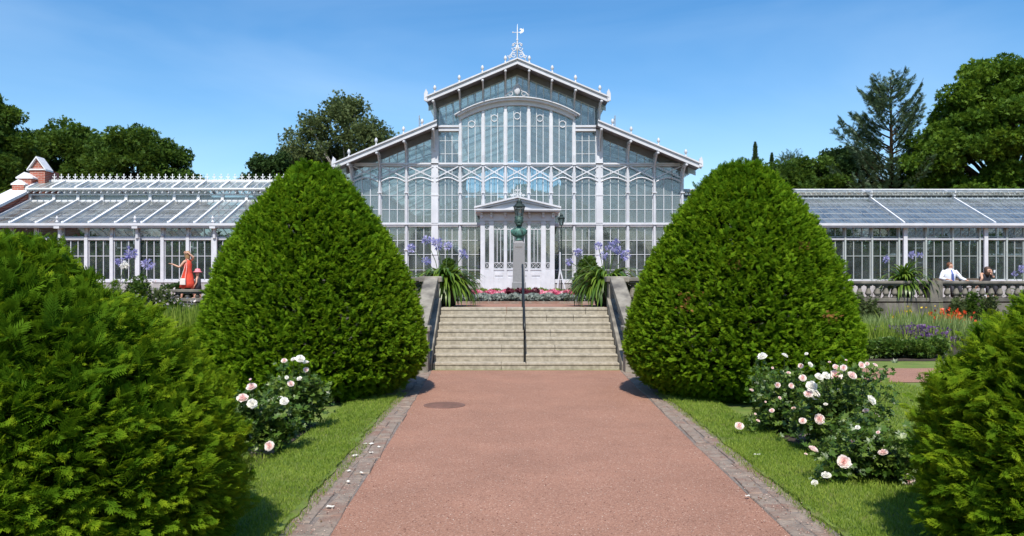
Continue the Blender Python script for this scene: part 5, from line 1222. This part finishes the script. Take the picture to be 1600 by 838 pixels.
# left edge dark tree: x<47, top 138
tree('broadleaf_tree', 'very dark broadleaf tree at the left edge of the picture', (at(-30, 44), 44, GZ), 11, [(0, 0, 6.3, 2.6, 2.5, 5.3), (1.0, -.4, 3.4, 1.9, 2, 3.6), (-1.5, 0, 8.5, 2.4, 2, 3.3)], 'bleaf', 42000, .19, 1, 90, .4, cr=.8)
tree('broadleaf_tree', 'broad maple crown behind the brick pinnacle of the left wing', (at(110, 52), 52, GZ), 11, [(0, 0, 7.8, 3.2, 2.4, 3.0), (-2.2, .5, 6.2, 2.2, 2, 2.4), (1.8, 0, 6, 2.6, 2.4, 2.6)], 'bleaf', 48000, .19, 2, 120, .4, cr=.85)
tree('broadleaf_tree', 'dense maple with a tapering right side, right of the brick pinnacle', (at(215, 50), 50, GZ), 10, [(0, 0, 7.2, 3.3, 2.4, 3.0), (2.2, 0, 5.6, 1.7, 1.9, 2.0), (.8, -.3, 4, 2.8, 2, 2.4)], 'bleaf', 48000, .19, 3, 120, .4, cr=.8)
tree('birch_tree', 'tall airy olive-green birch rising behind the left conifer', (at(545, 50), 50, GZ), 13.3, [(0.1, 0, 9.9, 2.0, 1.8, 2.3), (-1.6, 0, 8.2, 2.4, 2, 2.8), (1.3, 0, 8.0, 1.5, 2, 2.4), (-.4, 0, 5, 2.8, 2, 2.6)], 'oleaf', 25000, .15, 4, 95, .22, 'birch', cr=.62, zsq=1.15)
tree('broadleaf_tree', 'olive green tree between the oak and the birch', (at(470, 52), 52, GZ), 10, [(0, 0, 6.6, 2.1, 2, 2.6), (1.4, 0, 7.6, 1.4, 1.6, 2.0), (-.8, 0, 5, 2.0, 2, 2.2)], 'oleaf', 26000, .16, 5, 65, .28, cr=.7)
tree('oak_tree', 'small dark oak with an open ragged crown left of the birch', (at(428, 47), 47, GZ), 8.4, [(-.2, 0, 7.4, 1.0, 1, .9), (-1.1, 0, 6.2, .7, .9, .9), (.6, 0, 6.6, 1.1, 1, 1.3), (-.7, 0, 7.5, .35, .4, .3), (0, 0, 5, 1.5, 1, 1.0)], 'dleaf', 11000, .16, 6, 34, .2, cr=.48)
# right group
tree('broadleaf_tree', 'huge green broadleaf tree filling the upper right of the picture', (at(1580, 48), 48, GZ), 15.5, [(0, 0, 9.5, 4.6, 3.5, 4.6), (-2.9, 0, 7.6, 2.7, 3, 3.4), (2.5, 0, 11, 3.6, 3, 3.2), (-3.8, 0, 4.8, 2.4, 2.4, 2.4), (0, -.8, 4.5, 4.5, 2.5, 2.6)], 'bleafb', 95000, .20, 7, 240, .55, cr=.85, zsq=.55)
tree('broadleaf_tree', 'taller tree just showing behind the right corner of the picture', (at(1625, 62), 62, GZ), 20, [(0, 0, 15, 2.3, 3, 4.2)], 'dleaf', 9000, .3, 8, 30, .4, cr=.8)
tree('broadleaf_tree', 'dark rounded tree left of the open cedar', (at(1318, 52), 52, GZ), 9, [(0, 0, 6.6, 2.0, 2, 2.7), (1.4, 0, 5.2, 1.8, 2, 2.2)], 'dleaf', 26000, .17, 9, 55, .3, cr=.7)
tree('conifer_tree', 'bushy green conifer behind the right conifer shoulder', (at(1240, 52), 52, GZ), 9, [(-.1, 0, 6.6, .9, 1, 2.4), (.9, 0, 5.6, 1.1, 1.4, 2.6), (-.9, 0, 5.2, 1.2, 1.4, 2.8), (2., 0, 5, 1.2, 1.4, 2.5)], 'fleaf', 20000, .24, 10, 80, .25, cr=.5, zsq=1.2, tm=T_NEEDLE)
tree('broadleaf_tree', 'dark tree low between the cedar and the huge right tree', (at(1440, 54), 54, GZ), 8.5, [(0, 0, 6, 2.6, 2, 2.7), (-2.2, 0, 4.8, 2, 2, 2)], 'dleaf', 26000, .18, 12, 60, .3, cr=.75)
tree('broadleaf_tree', 'green bushy tree just right of the cypress, behind the right clipped conifer', (at(1222, 50), 50, GZ), 8.6, [(0, 0, 6.0, 1.3, 1.4, 2.3), (.9, 0, 5.4, 1.3, 1.4, 2.2), (-.8, 0, 4.6, 1.2, 1.4, 2.0)], 'bleaf', 16000, .17, 14, 50, .25, cr=.55, zsq=1.0)
tree('broadleaf_tree', 'green tree filling the gap before the dark rounded tree', (at(1270, 50), 50, GZ), 8.6, [(0, 0, 6.3, 1.7, 1.4, 2.2), (1.1, 0, 5.4, 1.6, 1.4, 2.2), (-1.2, 0, 5.6, 1.4, 1.4, 2.2)], 'bleaf', 16000, .17, 15, 50, .25, cr=.55)
tree('broadleaf_tree', 'mid green tree low behind the cedar trunk', (at(1375, 57), 57, GZ), 7.4, [(0, 0, 5.0, 2.6, 1.8, 1.9), (2.4, 0, 5.2, 2.0, 1.8, 2.2)], 'dleaf', 20000, .18, 16, 60, .25, cr=.6)
def spire(label, px, py, Y, r, mat, seed, n=5000, name='conifer_tree'):
    x = at(px, Y); z1 = zt(py, Y); t = thing(name, label, 'tree', (x, Y, GZ), 'trees behind the greenhouses'); g = np.random.default_rng(seed)
    H = z1 - GZ; h = g.random(n) ** .8; th = g.random(n) * 6.283; rr = r * (1 - h) ** .9 * (.8 + .3 * np.sin(h * 60)) * (.5 + .5 * g.random(n)) + .02
    P = np.stack([x + rr * np.cos(th), Y + rr * np.sin(th), GZ + .4 + h * (H - .5)], 1); D = nrm(np.stack([np.cos(th), np.sin(th), .3 + h * 1.5], 1) + g.normal(size=(n, 3)) * .3)
    V, Fq, r_ = scatter(T_NEEDLE, P, D, nrm(g.normal(size=(n, 3))), (.10 + .34 * (1 - h) ** .5) * (.6 + .6 * g.random(n))); npobj('crown', V, Fq, mat, t, r_)
    m = MB(); m.tube([(x, Y, GZ - .2), (x, Y, z1)], [.16, .015], 6); m.build('trunk', 'bark', t)
spire('thin pointed spruce top behind the right conifer', 1180, 221, 55, 1.0, 'fleaf', 1)
spire('narrow dark columnar cypress just right of the spruce top', 1206, 238, 54, .62, 'dleaf', 2, 5000)
# open cedar
def cedar():
    Y = 50; x = at(1392, Y); z1 = zt(128, Y); t = thing('cedar_tree', 'open blue-green cedar with upswept sparse branches against the sky', 'tree', (x, Y, GZ), 'trees behind the greenhouses')
    g = random.Random(17); m = MB(); m.tube([(x, Y, GZ - .2), (x + .05, Y, GZ + 6), (x, Y, z1)], [.30, .18, .02], 8); P, D = [], []
    H = z1 - GZ
    for i in range(120):
        f = g.uniform(.22, .99); z = GZ + H * f; ln = (6.2 * (1 - f) ** .55 + .5) * g.uniform(.6, 1.08); a = g.uniform(0, 6.283)
        if i < 56: a = (0 if i % 2 else math.pi) + g.uniform(-.6, .6)
        el = .10 + .55 * f + g.uniform(-.15, .18); d = Vector((math.cos(a) * math.cos(el), math.sin(a) * math.cos(el), math.sin(el))); p0 = Vector((x, Y, z)); pts = [p0]
        for k in range(1, 7):
            e2 = el - .12 + .085 * k; dd = Vector((math.cos(a) * math.cos(e2), math.sin(a) * math.cos(e2), math.sin(e2))); pts.append(pts[-1] + dd * ln / 6)
        m.tube(pts, [.05 * (1 - .8 * k / 6) * (1.3 - f * .6) for k in range(7)], 4)
        side = Vector((-math.sin(a), math.cos(a), 0))
        for k in range(int(95 * ln / 3)):
            u = g.uniform(.2, 1) * 6; i0 = min(5, int(u)); q = pts[i0].lerp(pts[i0 + 1], u - i0); sg = g.choice((-1, 1)); o = g.uniform(0, .42) * (1.1 - u / 8); tw_ = side * sg * o + Vector((0, 0, -g.uniform(0, .22)))
            P.append(tuple(q + tw_)); dd = (pts[i0 + 1] - pts[i0]).normalized() * .8 + side * sg * .7 + Vector((0, 0, g.uniform(-.5, .5))); D.append(tuple(dd))
    P, D = np.array(P), np.array(D); V, Fq, r_ = join([scatter(T_NEEDLE, P, D, sph(len(P)), .34 * (.6 + .7 * rng.random(len(P)))), scatter(T_TWIG, P[::2], D[::2], sph(len(P[::2])), .15 * (.6 + .7 * rng.random(len(P[::2]))))]); npobj('crown', V, Fq, 'cleaf', t, r_); m.build('trunk', 'twig', t)
cedar()
for i, (px, hh) in enumerate(((640, 7.6), (700, 8.6), (760, 9.0), (830, 8.7), (890, 8.8), (960, 7.8))):
    tree('broadleaf_tree', 'tree seen only through the palm house glass, ' + ('leftmost', 'second from the left', 'third from the left', 'third from the right', 'second from the right', 'rightmost')[i], (at(px, 66), 66 + (i % 2) * 2, GZ), hh, [(0, 0, hh * .62, 2.3, 2, hh * .36), (0, 0, hh * .3, 2.2, 2, hh * .3)], 'bleaf', 9000, .3, 40 + i, 40, .25, cr=.9)
# distant wood so no bare horizon shows between the trees (far beyond the greenhouses)
parts = []; n = 26000; Xq = rng.uniform(-95, 95, n); hb = 5.6 + 1.0 * np.sin(Xq * .31) + .7 * np.sin(Xq * .9 + 1)
P = np.stack([Xq, 74 + rng.normal(size=n) * 2.0, TZ - .5 + hb * rng.random(n) ** .7], 1); V, Fq, r_ = scatter(T_TWIG, P, sph(n), sph(n) + np.array([0, 0, .5]), .75 * (.6 + .7 * rng.random(n)))
n = 16000; a = rng.uniform(math.pi * 1.08, math.pi * 1.92, n); rr = 52 + 2.5 * rng.normal(size=n); hb = 7.5 + 1.4 * np.sin(a * 23) + .9 * np.sin(a * 61)  # unseen belt behind the camera, added so the panes reflect dark green
P = np.stack([rr * np.cos(a), rr * np.sin(a), hb * rng.random(n) ** .8], 1); V2, F2, r2 = scatter(T_TWIG, P, sph(n), sph(n) + np.array([0, 0, .5]), .95 * (.6 + .7 * rng.random(n)))
V, Fq, r_ = join([(V, Fq, r_), (V2, F2, r2)])
tag(npobj('distant_wood', V, Fq, 'dleaf', rnd=r_), 'low dark belt of far-off trees behind all the buildings, with an unseen belt added behind the camera', 'wood', kind='stuff')

# ================================================================== PLANTS INSIDE THE GREENHOUSES
def palm(label, x, y, z, h, seed):
    t = thing('palm_tree', label, 'palm', (x, y, z), 'palms inside the palm house'); g = np.random.default_rng(seed)
    m = MB(); m.tube([(x, y, z), (x + .1, y, z + h * .5), (x, y, z + h)], [.14, .11, .09], 8); m.build('trunk', 'bark', t); P, D = [], []
    for i in range(22):
        a = g.random() * 6.283; e = g.uniform(.1, 1.2); l = g.uniform(1.2, 1.9); p = np.array([x, y, z + h]); d0 = np.array([math.cos(a), math.sin(a), 0]); sd_ = np.array([-math.sin(a), math.cos(a), 0])
        for k in range(16):
            p = p + (d0 * math.cos(e) + np.array([0, 0, math.sin(e)])) * l / 16; e -= .11
            for s_ in (-1, 1): P.append(p.copy()); D.append(sd_ * s_ + d0 * .5 + np.array([0, 0, -.35]))
    V, Fq, r_ = scatter(diamonds([((0, 0, 0), (0, 1, 0), .05, 0)]), np.array(P), np.array(D), sph(len(P)), .48); npobj('fronds', V, Fq, 'bleaf', t, r_)
wordsp = ['left of the porch, tallest', 'right of the porch, tallest', 'far left bay', 'far right bay', 'behind the left thick column', 'behind the right thick column']
for i, (x, y, h) in enumerate(((-1.8, 37.5, 3.9), (2.0, 38.5, 4.2), (-5.6, 36.5, 2.4), (5.4, 37, 2.6), (-3.9, 41, 3.2), (3.6, 42, 3.0))): palm('palm seen through the palm house glass, ' + wordsp[i], x, y, TZ, h, i)
ww = ['first', 'second', 'third', 'fourth', 'fifth', 'sixth', 'seventh', 'eighth', 'ninth', 'tenth']
for i in range(9):
    x = -6.2 + i * 1.55; h = (1.9, 2.5, 2.1, 2.9, 1.6, 2.6, 2.0, 2.7, 2.2)[i]
    shrub('indoor_shrub', 'leafy shrub inside the palm house, %s from the left' % ww[i], 'plant', (x, 35.2 + (i % 3) * .8, TZ), 1.0, h + .4, 'dleaf' if i % 2 else 'bleaf', 2600, .17, 'shrubs inside the palm house')
for i in range(9):
    x = -20.2 + i * 1.45; h = (1.2, 1.7, 1.1, 1.6, 1.3, 1.8, 1.1, 1.5, 1.4)[i]
    shrub('indoor_shrub', 'leafy plant inside the left wing, %s from its far end' % ww[i], 'plant', (x, 33.6 + (i % 2) * .9, TZ), 1.0, h + .9, 'dleaf' if i % 2 else 'bleaf', 2200, .16, 'plants inside the left wing')
for i in range(10):
    x = 9.0 + i * 1.5; h = (1.5, 2.1, 1.7, 2.3, 1.6, 2.4, 1.9, 1.5, 2.2, 1.8)[i]
    shrub('indoor_shrub', 'leafy plant inside the right wing, %s from the palm house' % ww[i], 'plant', (x, 33.2 + (i % 3) * .7, TZ), 1.0, h + .7, 'dleaf' if i % 2 else 'bleaf', 2400, .17, 'plants inside the right wing')

# ================================================================== PEOPLE
def body(parent, loc, joints, edges, mat, rz=0.):
    """one continuous skinned figure; joints = {name: (x, y, z, r)} in local metres, facing -Y"""
    names = list(joints); idx = {n: i for i, n in enumerate(names)}; c, s = math.cos(rz), math.sin(rz)
    V = [(x * c - y * s, x * s + y * c, z) for x, y, z, r in joints.values()]
    me = bpy.data.meshes.new('body'); me.from_pydata(V, [(idx[a], idx[b]) for a, b in edges], []); me.materials.append(M[mat])
    o = bpy.data.objects.new('body', me); COL.objects.link(o); o.parent = parent
    md = o.modifiers.new('skin', 'SKIN'); md.use_smooth_shade = True
    sv = me.skin_vertices[0].data
    for i, n in enumerate(names):
        r = joints[n][3]; sv[i].radius = (r, r) if not isinstance(r, tuple) else r; sv[i].use_root = (n == 'pelvis')
    sb = o.modifiers.new('sub', 'SUBSURF'); sb.levels = 1; sb.render_levels = 2
    return o
def hand(J, E, wrist, base, d, side, nm):
    """palm, four fingers and a thumb at the end of a forearm"""
    d = Vector(d).normalized(); side = Vector(side).normalized(); w = Vector(base); palm = w + d * .05; J[nm + 'palm'] = (*palm, .026); E.append((wrist, nm + 'palm'))
    for k, (off, ln) in enumerate(((-.030, .062), (-.010, .075), (.010, .07), (.030, .055))):
        a = palm + side * off + d * .03; b = a + d * ln * .55 + Vector((0, 0, -.006)); c = b + d * ln * .42 + Vector((0, 0, -.014))
        J['%sf%da' % (nm, k)] = (*a, .009); J['%sf%db' % (nm, k)] = (*b, .0085); J['%sf%dc' % (nm, k)] = (*c, .007); E += [(nm + 'palm', '%sf%da' % (nm, k)), ('%sf%da' % (nm, k), '%sf%db' % (nm, k)), ('%sf%db' % (nm, k), '%sf%dc' % (nm, k))]
    a = w + side * -.035 + d * .035; b = a + side * -.02 + d * .035; J[nm + 'ta'] = (*a, .011); J[nm + 'tb'] = (*b, .009); E += [(nm + 'palm', nm + 'ta'), (nm + 'ta', nm + 'tb')]
def head_parts(t, c, rz, hair, hairmat, s=1., long=0.):
    """hair shell, eyes at half head height; c = head centre (local), face towards local -Y turned by rz"""
    ox = Vector(t['_o']); cc = ox + Vector(c); cs, sn = math.cos(rz), math.sin(rz)
    def W(x, y, z): return (cc.x + (x * cs - y * sn) * s, cc.y + (x * sn + y * cs) * s, cc.z + z * s)
    m = MB()
    if hair == 'short':
        a = W(0, .03, 0); m.lathe([(.085 * s, -.03 * s), (.092 * s, .03 * s), (.09 * s, .07 * s), (.06 * s, .105 * s), (.02 * s, .118 * s)], (a[0], a[1], a[2] + .005), 14)
    else:
        a = W(0, .03, 0); m.lathe([(.05 * s, (-.22 - long) * s), (.085 * s, -.12 * s), (.095 * s, -.02 * s), (.098 * s, .04 * s), (.085 * s, .085 * s), (.05 * s, .115 * s), (.015 * s, .125 * s)], a, 14)
    if hair: m.build('hair', hairmat, t, smooth=True)
    for s_ in (-1, 1):
        m = MB(); m.ball(W(s_ * .032, -.085, .0), .011 * s, 8, 6); m.build('eye', 'eye', t, smooth=True)
    m = MB(); m.tube([W(-.022, -.088, -.058), W(0, -.092, -.06), W(.022, -.088, -.058)], .005 * s, 5); m.build('mouth', 'hatpink', t)
def headJ(J, E, c, s=1., f=(0, -1)):
    x, y, z = c; J['jaw'] = (x + f[0] * .03 * s, y + f[1] * .03 * s, z - .065 * s, .058 * s); J['head'] = (x, y, z, (.083 * s)); J['crown'] = (x - f[0] * .01, y - f[1] * .01, z + .05 * s, .078 * s); J['nose'] = (x + f[0] * .10 * s, y + f[1] * .10 * s, z - .015 * s, .014 * s)
    E += [('neck', 'jaw'), ('jaw', 'head'), ('head', 'crown'), ('head', 'nose')]
def seated(t, lean=0., rz=0., elbows=None, headc=(0, -.04, 1.18), s=1.):
    J = dict(pelvis=(0, .0, .55, .14), belly=(0, -.02 - lean * .25, .70, .13), chest=(0, -.03 - lean * .6, .88, .145), neck=(0, -.02 - lean, 1.05, .055))
    E = [('pelvis', 'belly'), ('belly', 'chest'), ('chest', 'neck')]; headJ(J, E, headc)
    for s_, n in ((-1, 'l'), (1, 'r')):
        el, ha = (elbows[0 if s_ < 0 else 1] if elbows else ((s_ * .30, -.10 - lean, .72), (s_ * .20, -.32, .66)))
        J[n + 'sh'] = (s_ * .18, -.03 - lean * .8, .98, .06); J[n + 'el'] = (*el, .042); J[n + 'wr'] = (*ha, .027); E += [('chest', n + 'sh'), (n + 'sh', n + 'el'), (n + 'el', n + 'wr')]
        hand(J, E, n + 'wr', ha, Vector(ha) - Vector(el), (1 if s_ > 0 else -1, 0, 0), n)
        J[n + 'hip'] = (s_ * .09, -.05, .53, .09); J[n + 'kn'] = (s_ * .12, -.46, .50, .06); J[n + 'an'] = (s_ * .12, -.46, .10, .038); J[n + 'to'] = (s_ * .13, -.62, .035, .032); E += [('pelvis', n + 'hip'), (n + 'hip', n + 'kn'), (n + 'kn', n + 'an'), (n + 'an', n + 'to')]
    return J, E
def tubes_cl(t, paths, mat, name):
    ox = Vector(t['_o']); m = MB()
    for pts, rs in paths: m.tube([tuple(ox + Vector(p)) for p in pts], rs, 12)
    m.build(name, mat, t, smooth=True)
# garden bench behind the right balustrade
xm, ym = at(1482, 27.0), 27.0; xw = at(1536, 27.0)
b = thing('garden_bench', 'dark wooden garden bench behind the right balustrade under the two seated people', 'bench', ((xm + xw) / 2, ym + .1, TZ))
bx0, bx1 = xm - .5, xw + .5
m = MB()
for k in range(4): m.box(bx0, bx1, ym - .13 + k * .12, ym - .03 + k * .12, TZ + .41, TZ + .44)
m.build('seat', 'wood', b); m = MB()
for k in range(2): m.box(bx0, bx1, ym + .37, ym + .40, TZ + .55 + k * .12, TZ + .63 + k * .12)
m.build('backrest', 'wood', b)
for x in (bx0 + .1, (bx0 + bx1) / 2, bx1 - .1):
    m = MB(); m.box(x - .03, x + .03, ym - .12, ym - .06, TZ, TZ + .41); m.box(x - .03, x + .03, ym + .31, ym + .37, TZ, TZ + .75); m.build('leg', 'iron', b)
# seated man, white shirt and blue tie
t = thing('person', 'short-haired man in a white shirt and blue tie sitting behind the right balustrade', 'person', (xm, ym, TZ))
el = [((-.33, -.12, .74), (-.22, -.36, .70)), ((.34, -.16, .74), (.40, -.42, .66))]
J, E = seated(t, .06, elbows=el, headc=(.02, -.07, 1.17)); body(t, None, J, E, 'skin'); head_parts(t, (.02, -.07, 1.17), .35, 'short', 'hairr')
ox = Vector(t['_o']); m = MB()
m.loft([(ox.x, ox.y, ox.z + .46, .19, .14), (ox.x, ox.y - .02, ox.z + .60, .19, .15), (ox.x, ox.y - .03, ox.z + .75, .20, .155), (ox.x, ox.y - .05, ox.z + .88, .225, .16), (ox.x, ox.y - .06, ox.z + .98, .23, .13), (ox.x, ox.y - .07, ox.z + 1.03, .15, .10), (ox.x, ox.y - .08, ox.z + 1.07, .07, .075)], 18); m.build('shirt', 'shirt', t, smooth=True)
tubes_cl(t, [([(s_ * .17, -.06, .985), (s_ * .24, -.08, .90), el[i][0], tuple(Vector(el[i][0]).lerp(Vector(el[i][1]), .75))], [.075, .075, .062, .045]) for i, s_ in ((0, -1), (1, 1))], 'shirt', 'sleeves')
m = MB(); m.bar((ox.x, ox.y - .165, ox.z + 1.03), (ox.x + .02, ox.y - .215, ox.z + .88), .05, .02, (0, 1, 0)); m.bar((ox.x + .02, ox.y - .213, ox.z + .89), (ox.x + .05, ox.y - .19, ox.z + .62), .08, .018, (0, 1, 0)); m.build('tie', 'tie', t)
tubes_cl(t, [([(s_ * .09, -.03, .54), (s_ * .12, -.46, .52), (s_ * .12, -.46, .12)], [.115, .085, .06]) for s_ in (-1, 1)], 'darkcl', 'trousers')
tubes_cl(t, [([(s_ * .12, -.42, .04), (s_ * .13, -.64, .035)], [.045, .04]) for s_ in (-1, 1)], 'darkcl', 'shoes')
# seated woman leaning on her hand with a pale cup
t = thing('person', 'dark-haired woman in a dark top leaning forward with a hand at her face', 'person', (xw, ym - .02, TZ))
el = [((-.22, -.30, .74), (-.30, -.20, .52)), ((.16, -.32, .76), (.10, -.30, .94))]
J, E = seated(t, .18, elbows=el, headc=(.0, -.26, 1.02)); J['neck'] = (0, -.17, .95, .05); J['lsh'] = (-.17, -.14, .90, .052); J['rsh'] = (.17, -.14, .90, .052); J['chest'] = (0, -.11, .82, .125); body(t, None, J, E, 'skin'); head_parts(t, (0, -.26, 1.02), .3, 'long', 'hairb')
ox = Vector(t['_o']); m = MB(); m.loft([(ox.x, ox.y, ox.z + .47, .18, .15), (ox.x, ox.y - .05, ox.z + .62, .165, .145), (ox.x, ox.y - .10, ox.z + .78, .18, .15), (ox.x, ox.y - .13, ox.z + .88, .15, .12), (ox.x, ox.y - .14, ox.z + .92, .06, .07)], 16); m.build('top', 'darkcl', t, smooth=True)
tubes_cl(t, [([(s_ * .09, -.03, .54), (s_ * .12, -.46, .52), (s_ * .12, -.46, .2)], [.115, .085, .065]) for s_ in (-1, 1)], 'darkcl', 'trousers')
cp = thing('paper_cup', 'small pale cup held by the dark-haired seated woman', 'cup', (xw + .13, ym - .42, TZ + .93)); m = MB(); o_ = Vector(cp['_o']); m.lathe([(.026, 0), (.036, .09), (.033, .09), (.024, .01)], tuple(o_), 12); m.build('cup_body', 'shirt', cp)
# woman in an orange dress, arm raised to her head
xo, yo = at(293, 27.2), 27.2
t = thing('person', 'fair-haired woman in a sleeveless orange-red dress walking left with one arm raised to her head', 'person', (xo, yo, TZ))
J = dict(pelvis=(0, 0, .90, .13), belly=(0, 0, 1.05, .11), chest=(.0, 0, 1.25, .125), neck=(.0, 0, 1.42, .048)); E = [('pelvis', 'belly'), ('belly', 'chest'), ('chest', 'neck')]
headJ(J, E, (-.02, 0, 1.57), .95, (-1, 0))
J['lsh'] = (-.03, -.15, 1.34, .05); J['lel'] = (-.18, -.22, 1.12, .036); J['lwr'] = (-.40, -.24, 1.22, .025); J['rsh'] = (.04, .14, 1.34, .05); J['rel'] = (.22, -.02, 1.46, .038); J['rwr'] = (.06, -.10, 1.62, .026)
E += [('chest', 'lsh'), ('lsh', 'lel'), ('lel', 'lwr'), ('chest', 'rsh'), ('rsh', 'rel'), ('rel', 'rwr')]
hand(J, E, 'lwr', (-.40, -.24, 1.22), (-1, 0, .3), (0, 1, 0), 'l'); hand(J, E, 'rwr', (.06, -.10, 1.62), (-1, -.1, .2), (0, 0, 1), 'r')
for s_, n, st_ in ((-1, 'l', -.16), (1, 'r', .16)):
    J[n + 'hip'] = (st_ * .2, s_ * .08, .84, .09); J[n + 'kn'] = (st_ * .7, s_ * .08, .48, .058); J[n + 'an'] = (st_ * 1.1 + (.05 if s_ > 0 else 0), s_ * .08, .09, .034); J[n + 'to'] = (st_ * 1.1 - .15, s_ * .08, .03, .028); E += [('pelvis', n + 'hip'), (n + 'hip', n + 'kn'), (n + 'kn', n + 'an'), (n + 'an', n + 'to')]
body(t, None, J, E, 'skin'); head_parts(t, (-.02, 0, 1.57), -math.pi / 2, 'long', 'hairbl', .95)
ox = Vector(t['_o']); m = MB(); m.loft([(ox.x, ox.y, ox.z + .42, .27, .22), (ox.x, ox.y, ox.z + .60, .235, .20), (ox.x, ox.y, ox.z + .85, .18, .185), (ox.x, ox.y, ox.z + 1.04, .13, .15), (ox.x, ox.y, ox.z + 1.22, .145, .165), (ox.x, ox.y, ox.z + 1.32, .11, .14), (ox.x, ox.y, ox.z + 1.36, .07, .10)], 18)
for q in (-.08, .08): m.tube([(ox.x - .05, ox.y + q, ox.z + 1.33), (ox.x, ox.y + q, ox.z + 1.41), (ox.x + .06, ox.y + q, ox.z + 1.33)], .013, 5)
m.build('dress', 'orange', t, smooth=True)
bg = thing('handbag', 'small pale handbag hanging at the orange-dressed woman\'s hip', 'bag', (xo - .06, yo - .26, TZ + .55)); m = MB(); m.cham(xo - .15, xo + .04, yo - .29, yo - .23, TZ + .52, TZ + .74, .02); m.build('bag_body', 'bag', bg, bevel=.01)
m = MB(); m.tube([(xo - .13, yo - .26, TZ + .73), (xo - .02, yo - .22, TZ + 1.1), (xo + .02, yo - .1, TZ + 1.4), (xo + .06, yo - .22, TZ + 1.1), (xo + .02, yo - .26, TZ + .73)], .008, 5); m.build('strap', 'bag', bg)
# child with pink hat
xc = at(309, 27.3); t = thing('person', 'small child in a pink sun hat and dark top walking behind the orange-dressed woman', 'person', (xc, 27.3, TZ))
J = dict(pelvis=(0, 0, .50, .085), belly=(0, 0, .60, .08), chest=(0, 0, .70, .085), neck=(0, 0, .80, .036)); E = [('pelvis', 'belly'), ('belly', 'chest'), ('chest', 'neck')]; headJ(J, E, (0, 0, .92), .85, (-1, 0))
for s_, n, st_ in ((-1, 'l', -.08), (1, 'r', .08)):
    J[n + 'sh'] = (0, s_ * .10, .75, .036); J[n + 'el'] = (.02, s_ * .15, .60, .026); J[n + 'wr'] = (-.06, s_ * .15, .48, .02); E += [('chest', n + 'sh'), (n + 'sh', n + 'el'), (n + 'el', n + 'wr')]; hand(J, E, n + 'wr', (-.06, s_ * .15, .48), (-.5, 0, -1), (0, 1, 0), n)
    J[n + 'hip'] = (0, s_ * .05, .45, .06); J[n + 'kn'] = (st_ * .6, s_ * .05, .26, .04); J[n + 'an'] = (st_, s_ * .05, .06, .026); J[n + 'to'] = (st_ - .09, s_ * .05, .025, .022); E += [('pelvis', n + 'hip'), (n + 'hip', n + 'kn'), (n + 'kn', n + 'an'), (n + 'an', n + 'to')]
body(t, None, J, E, 'skin'); head_parts(t, (0, 0, .92), -math.pi / 2, None, 'hairb', .85); ox = Vector(t['_o'])
m = MB(); m.loft([(ox.x, ox.y, ox.z + .36, .13, .13), (ox.x, ox.y, ox.z + .55, .105, .11), (ox.x, ox.y, ox.z + .72, .10, .115), (ox.x, ox.y, ox.z + .78, .05, .07)], 14); m.build('top', 'darkcl', t, smooth=True)
m = MB(); m.lathe([(.15, .0), (.155, .012), (.10, .035), (.095, .075), (.075, .115), (.02, .13)], (ox.x, ox.y, ox.z + .955), 18); m.build('hat', 'hatpink', t, smooth=True)
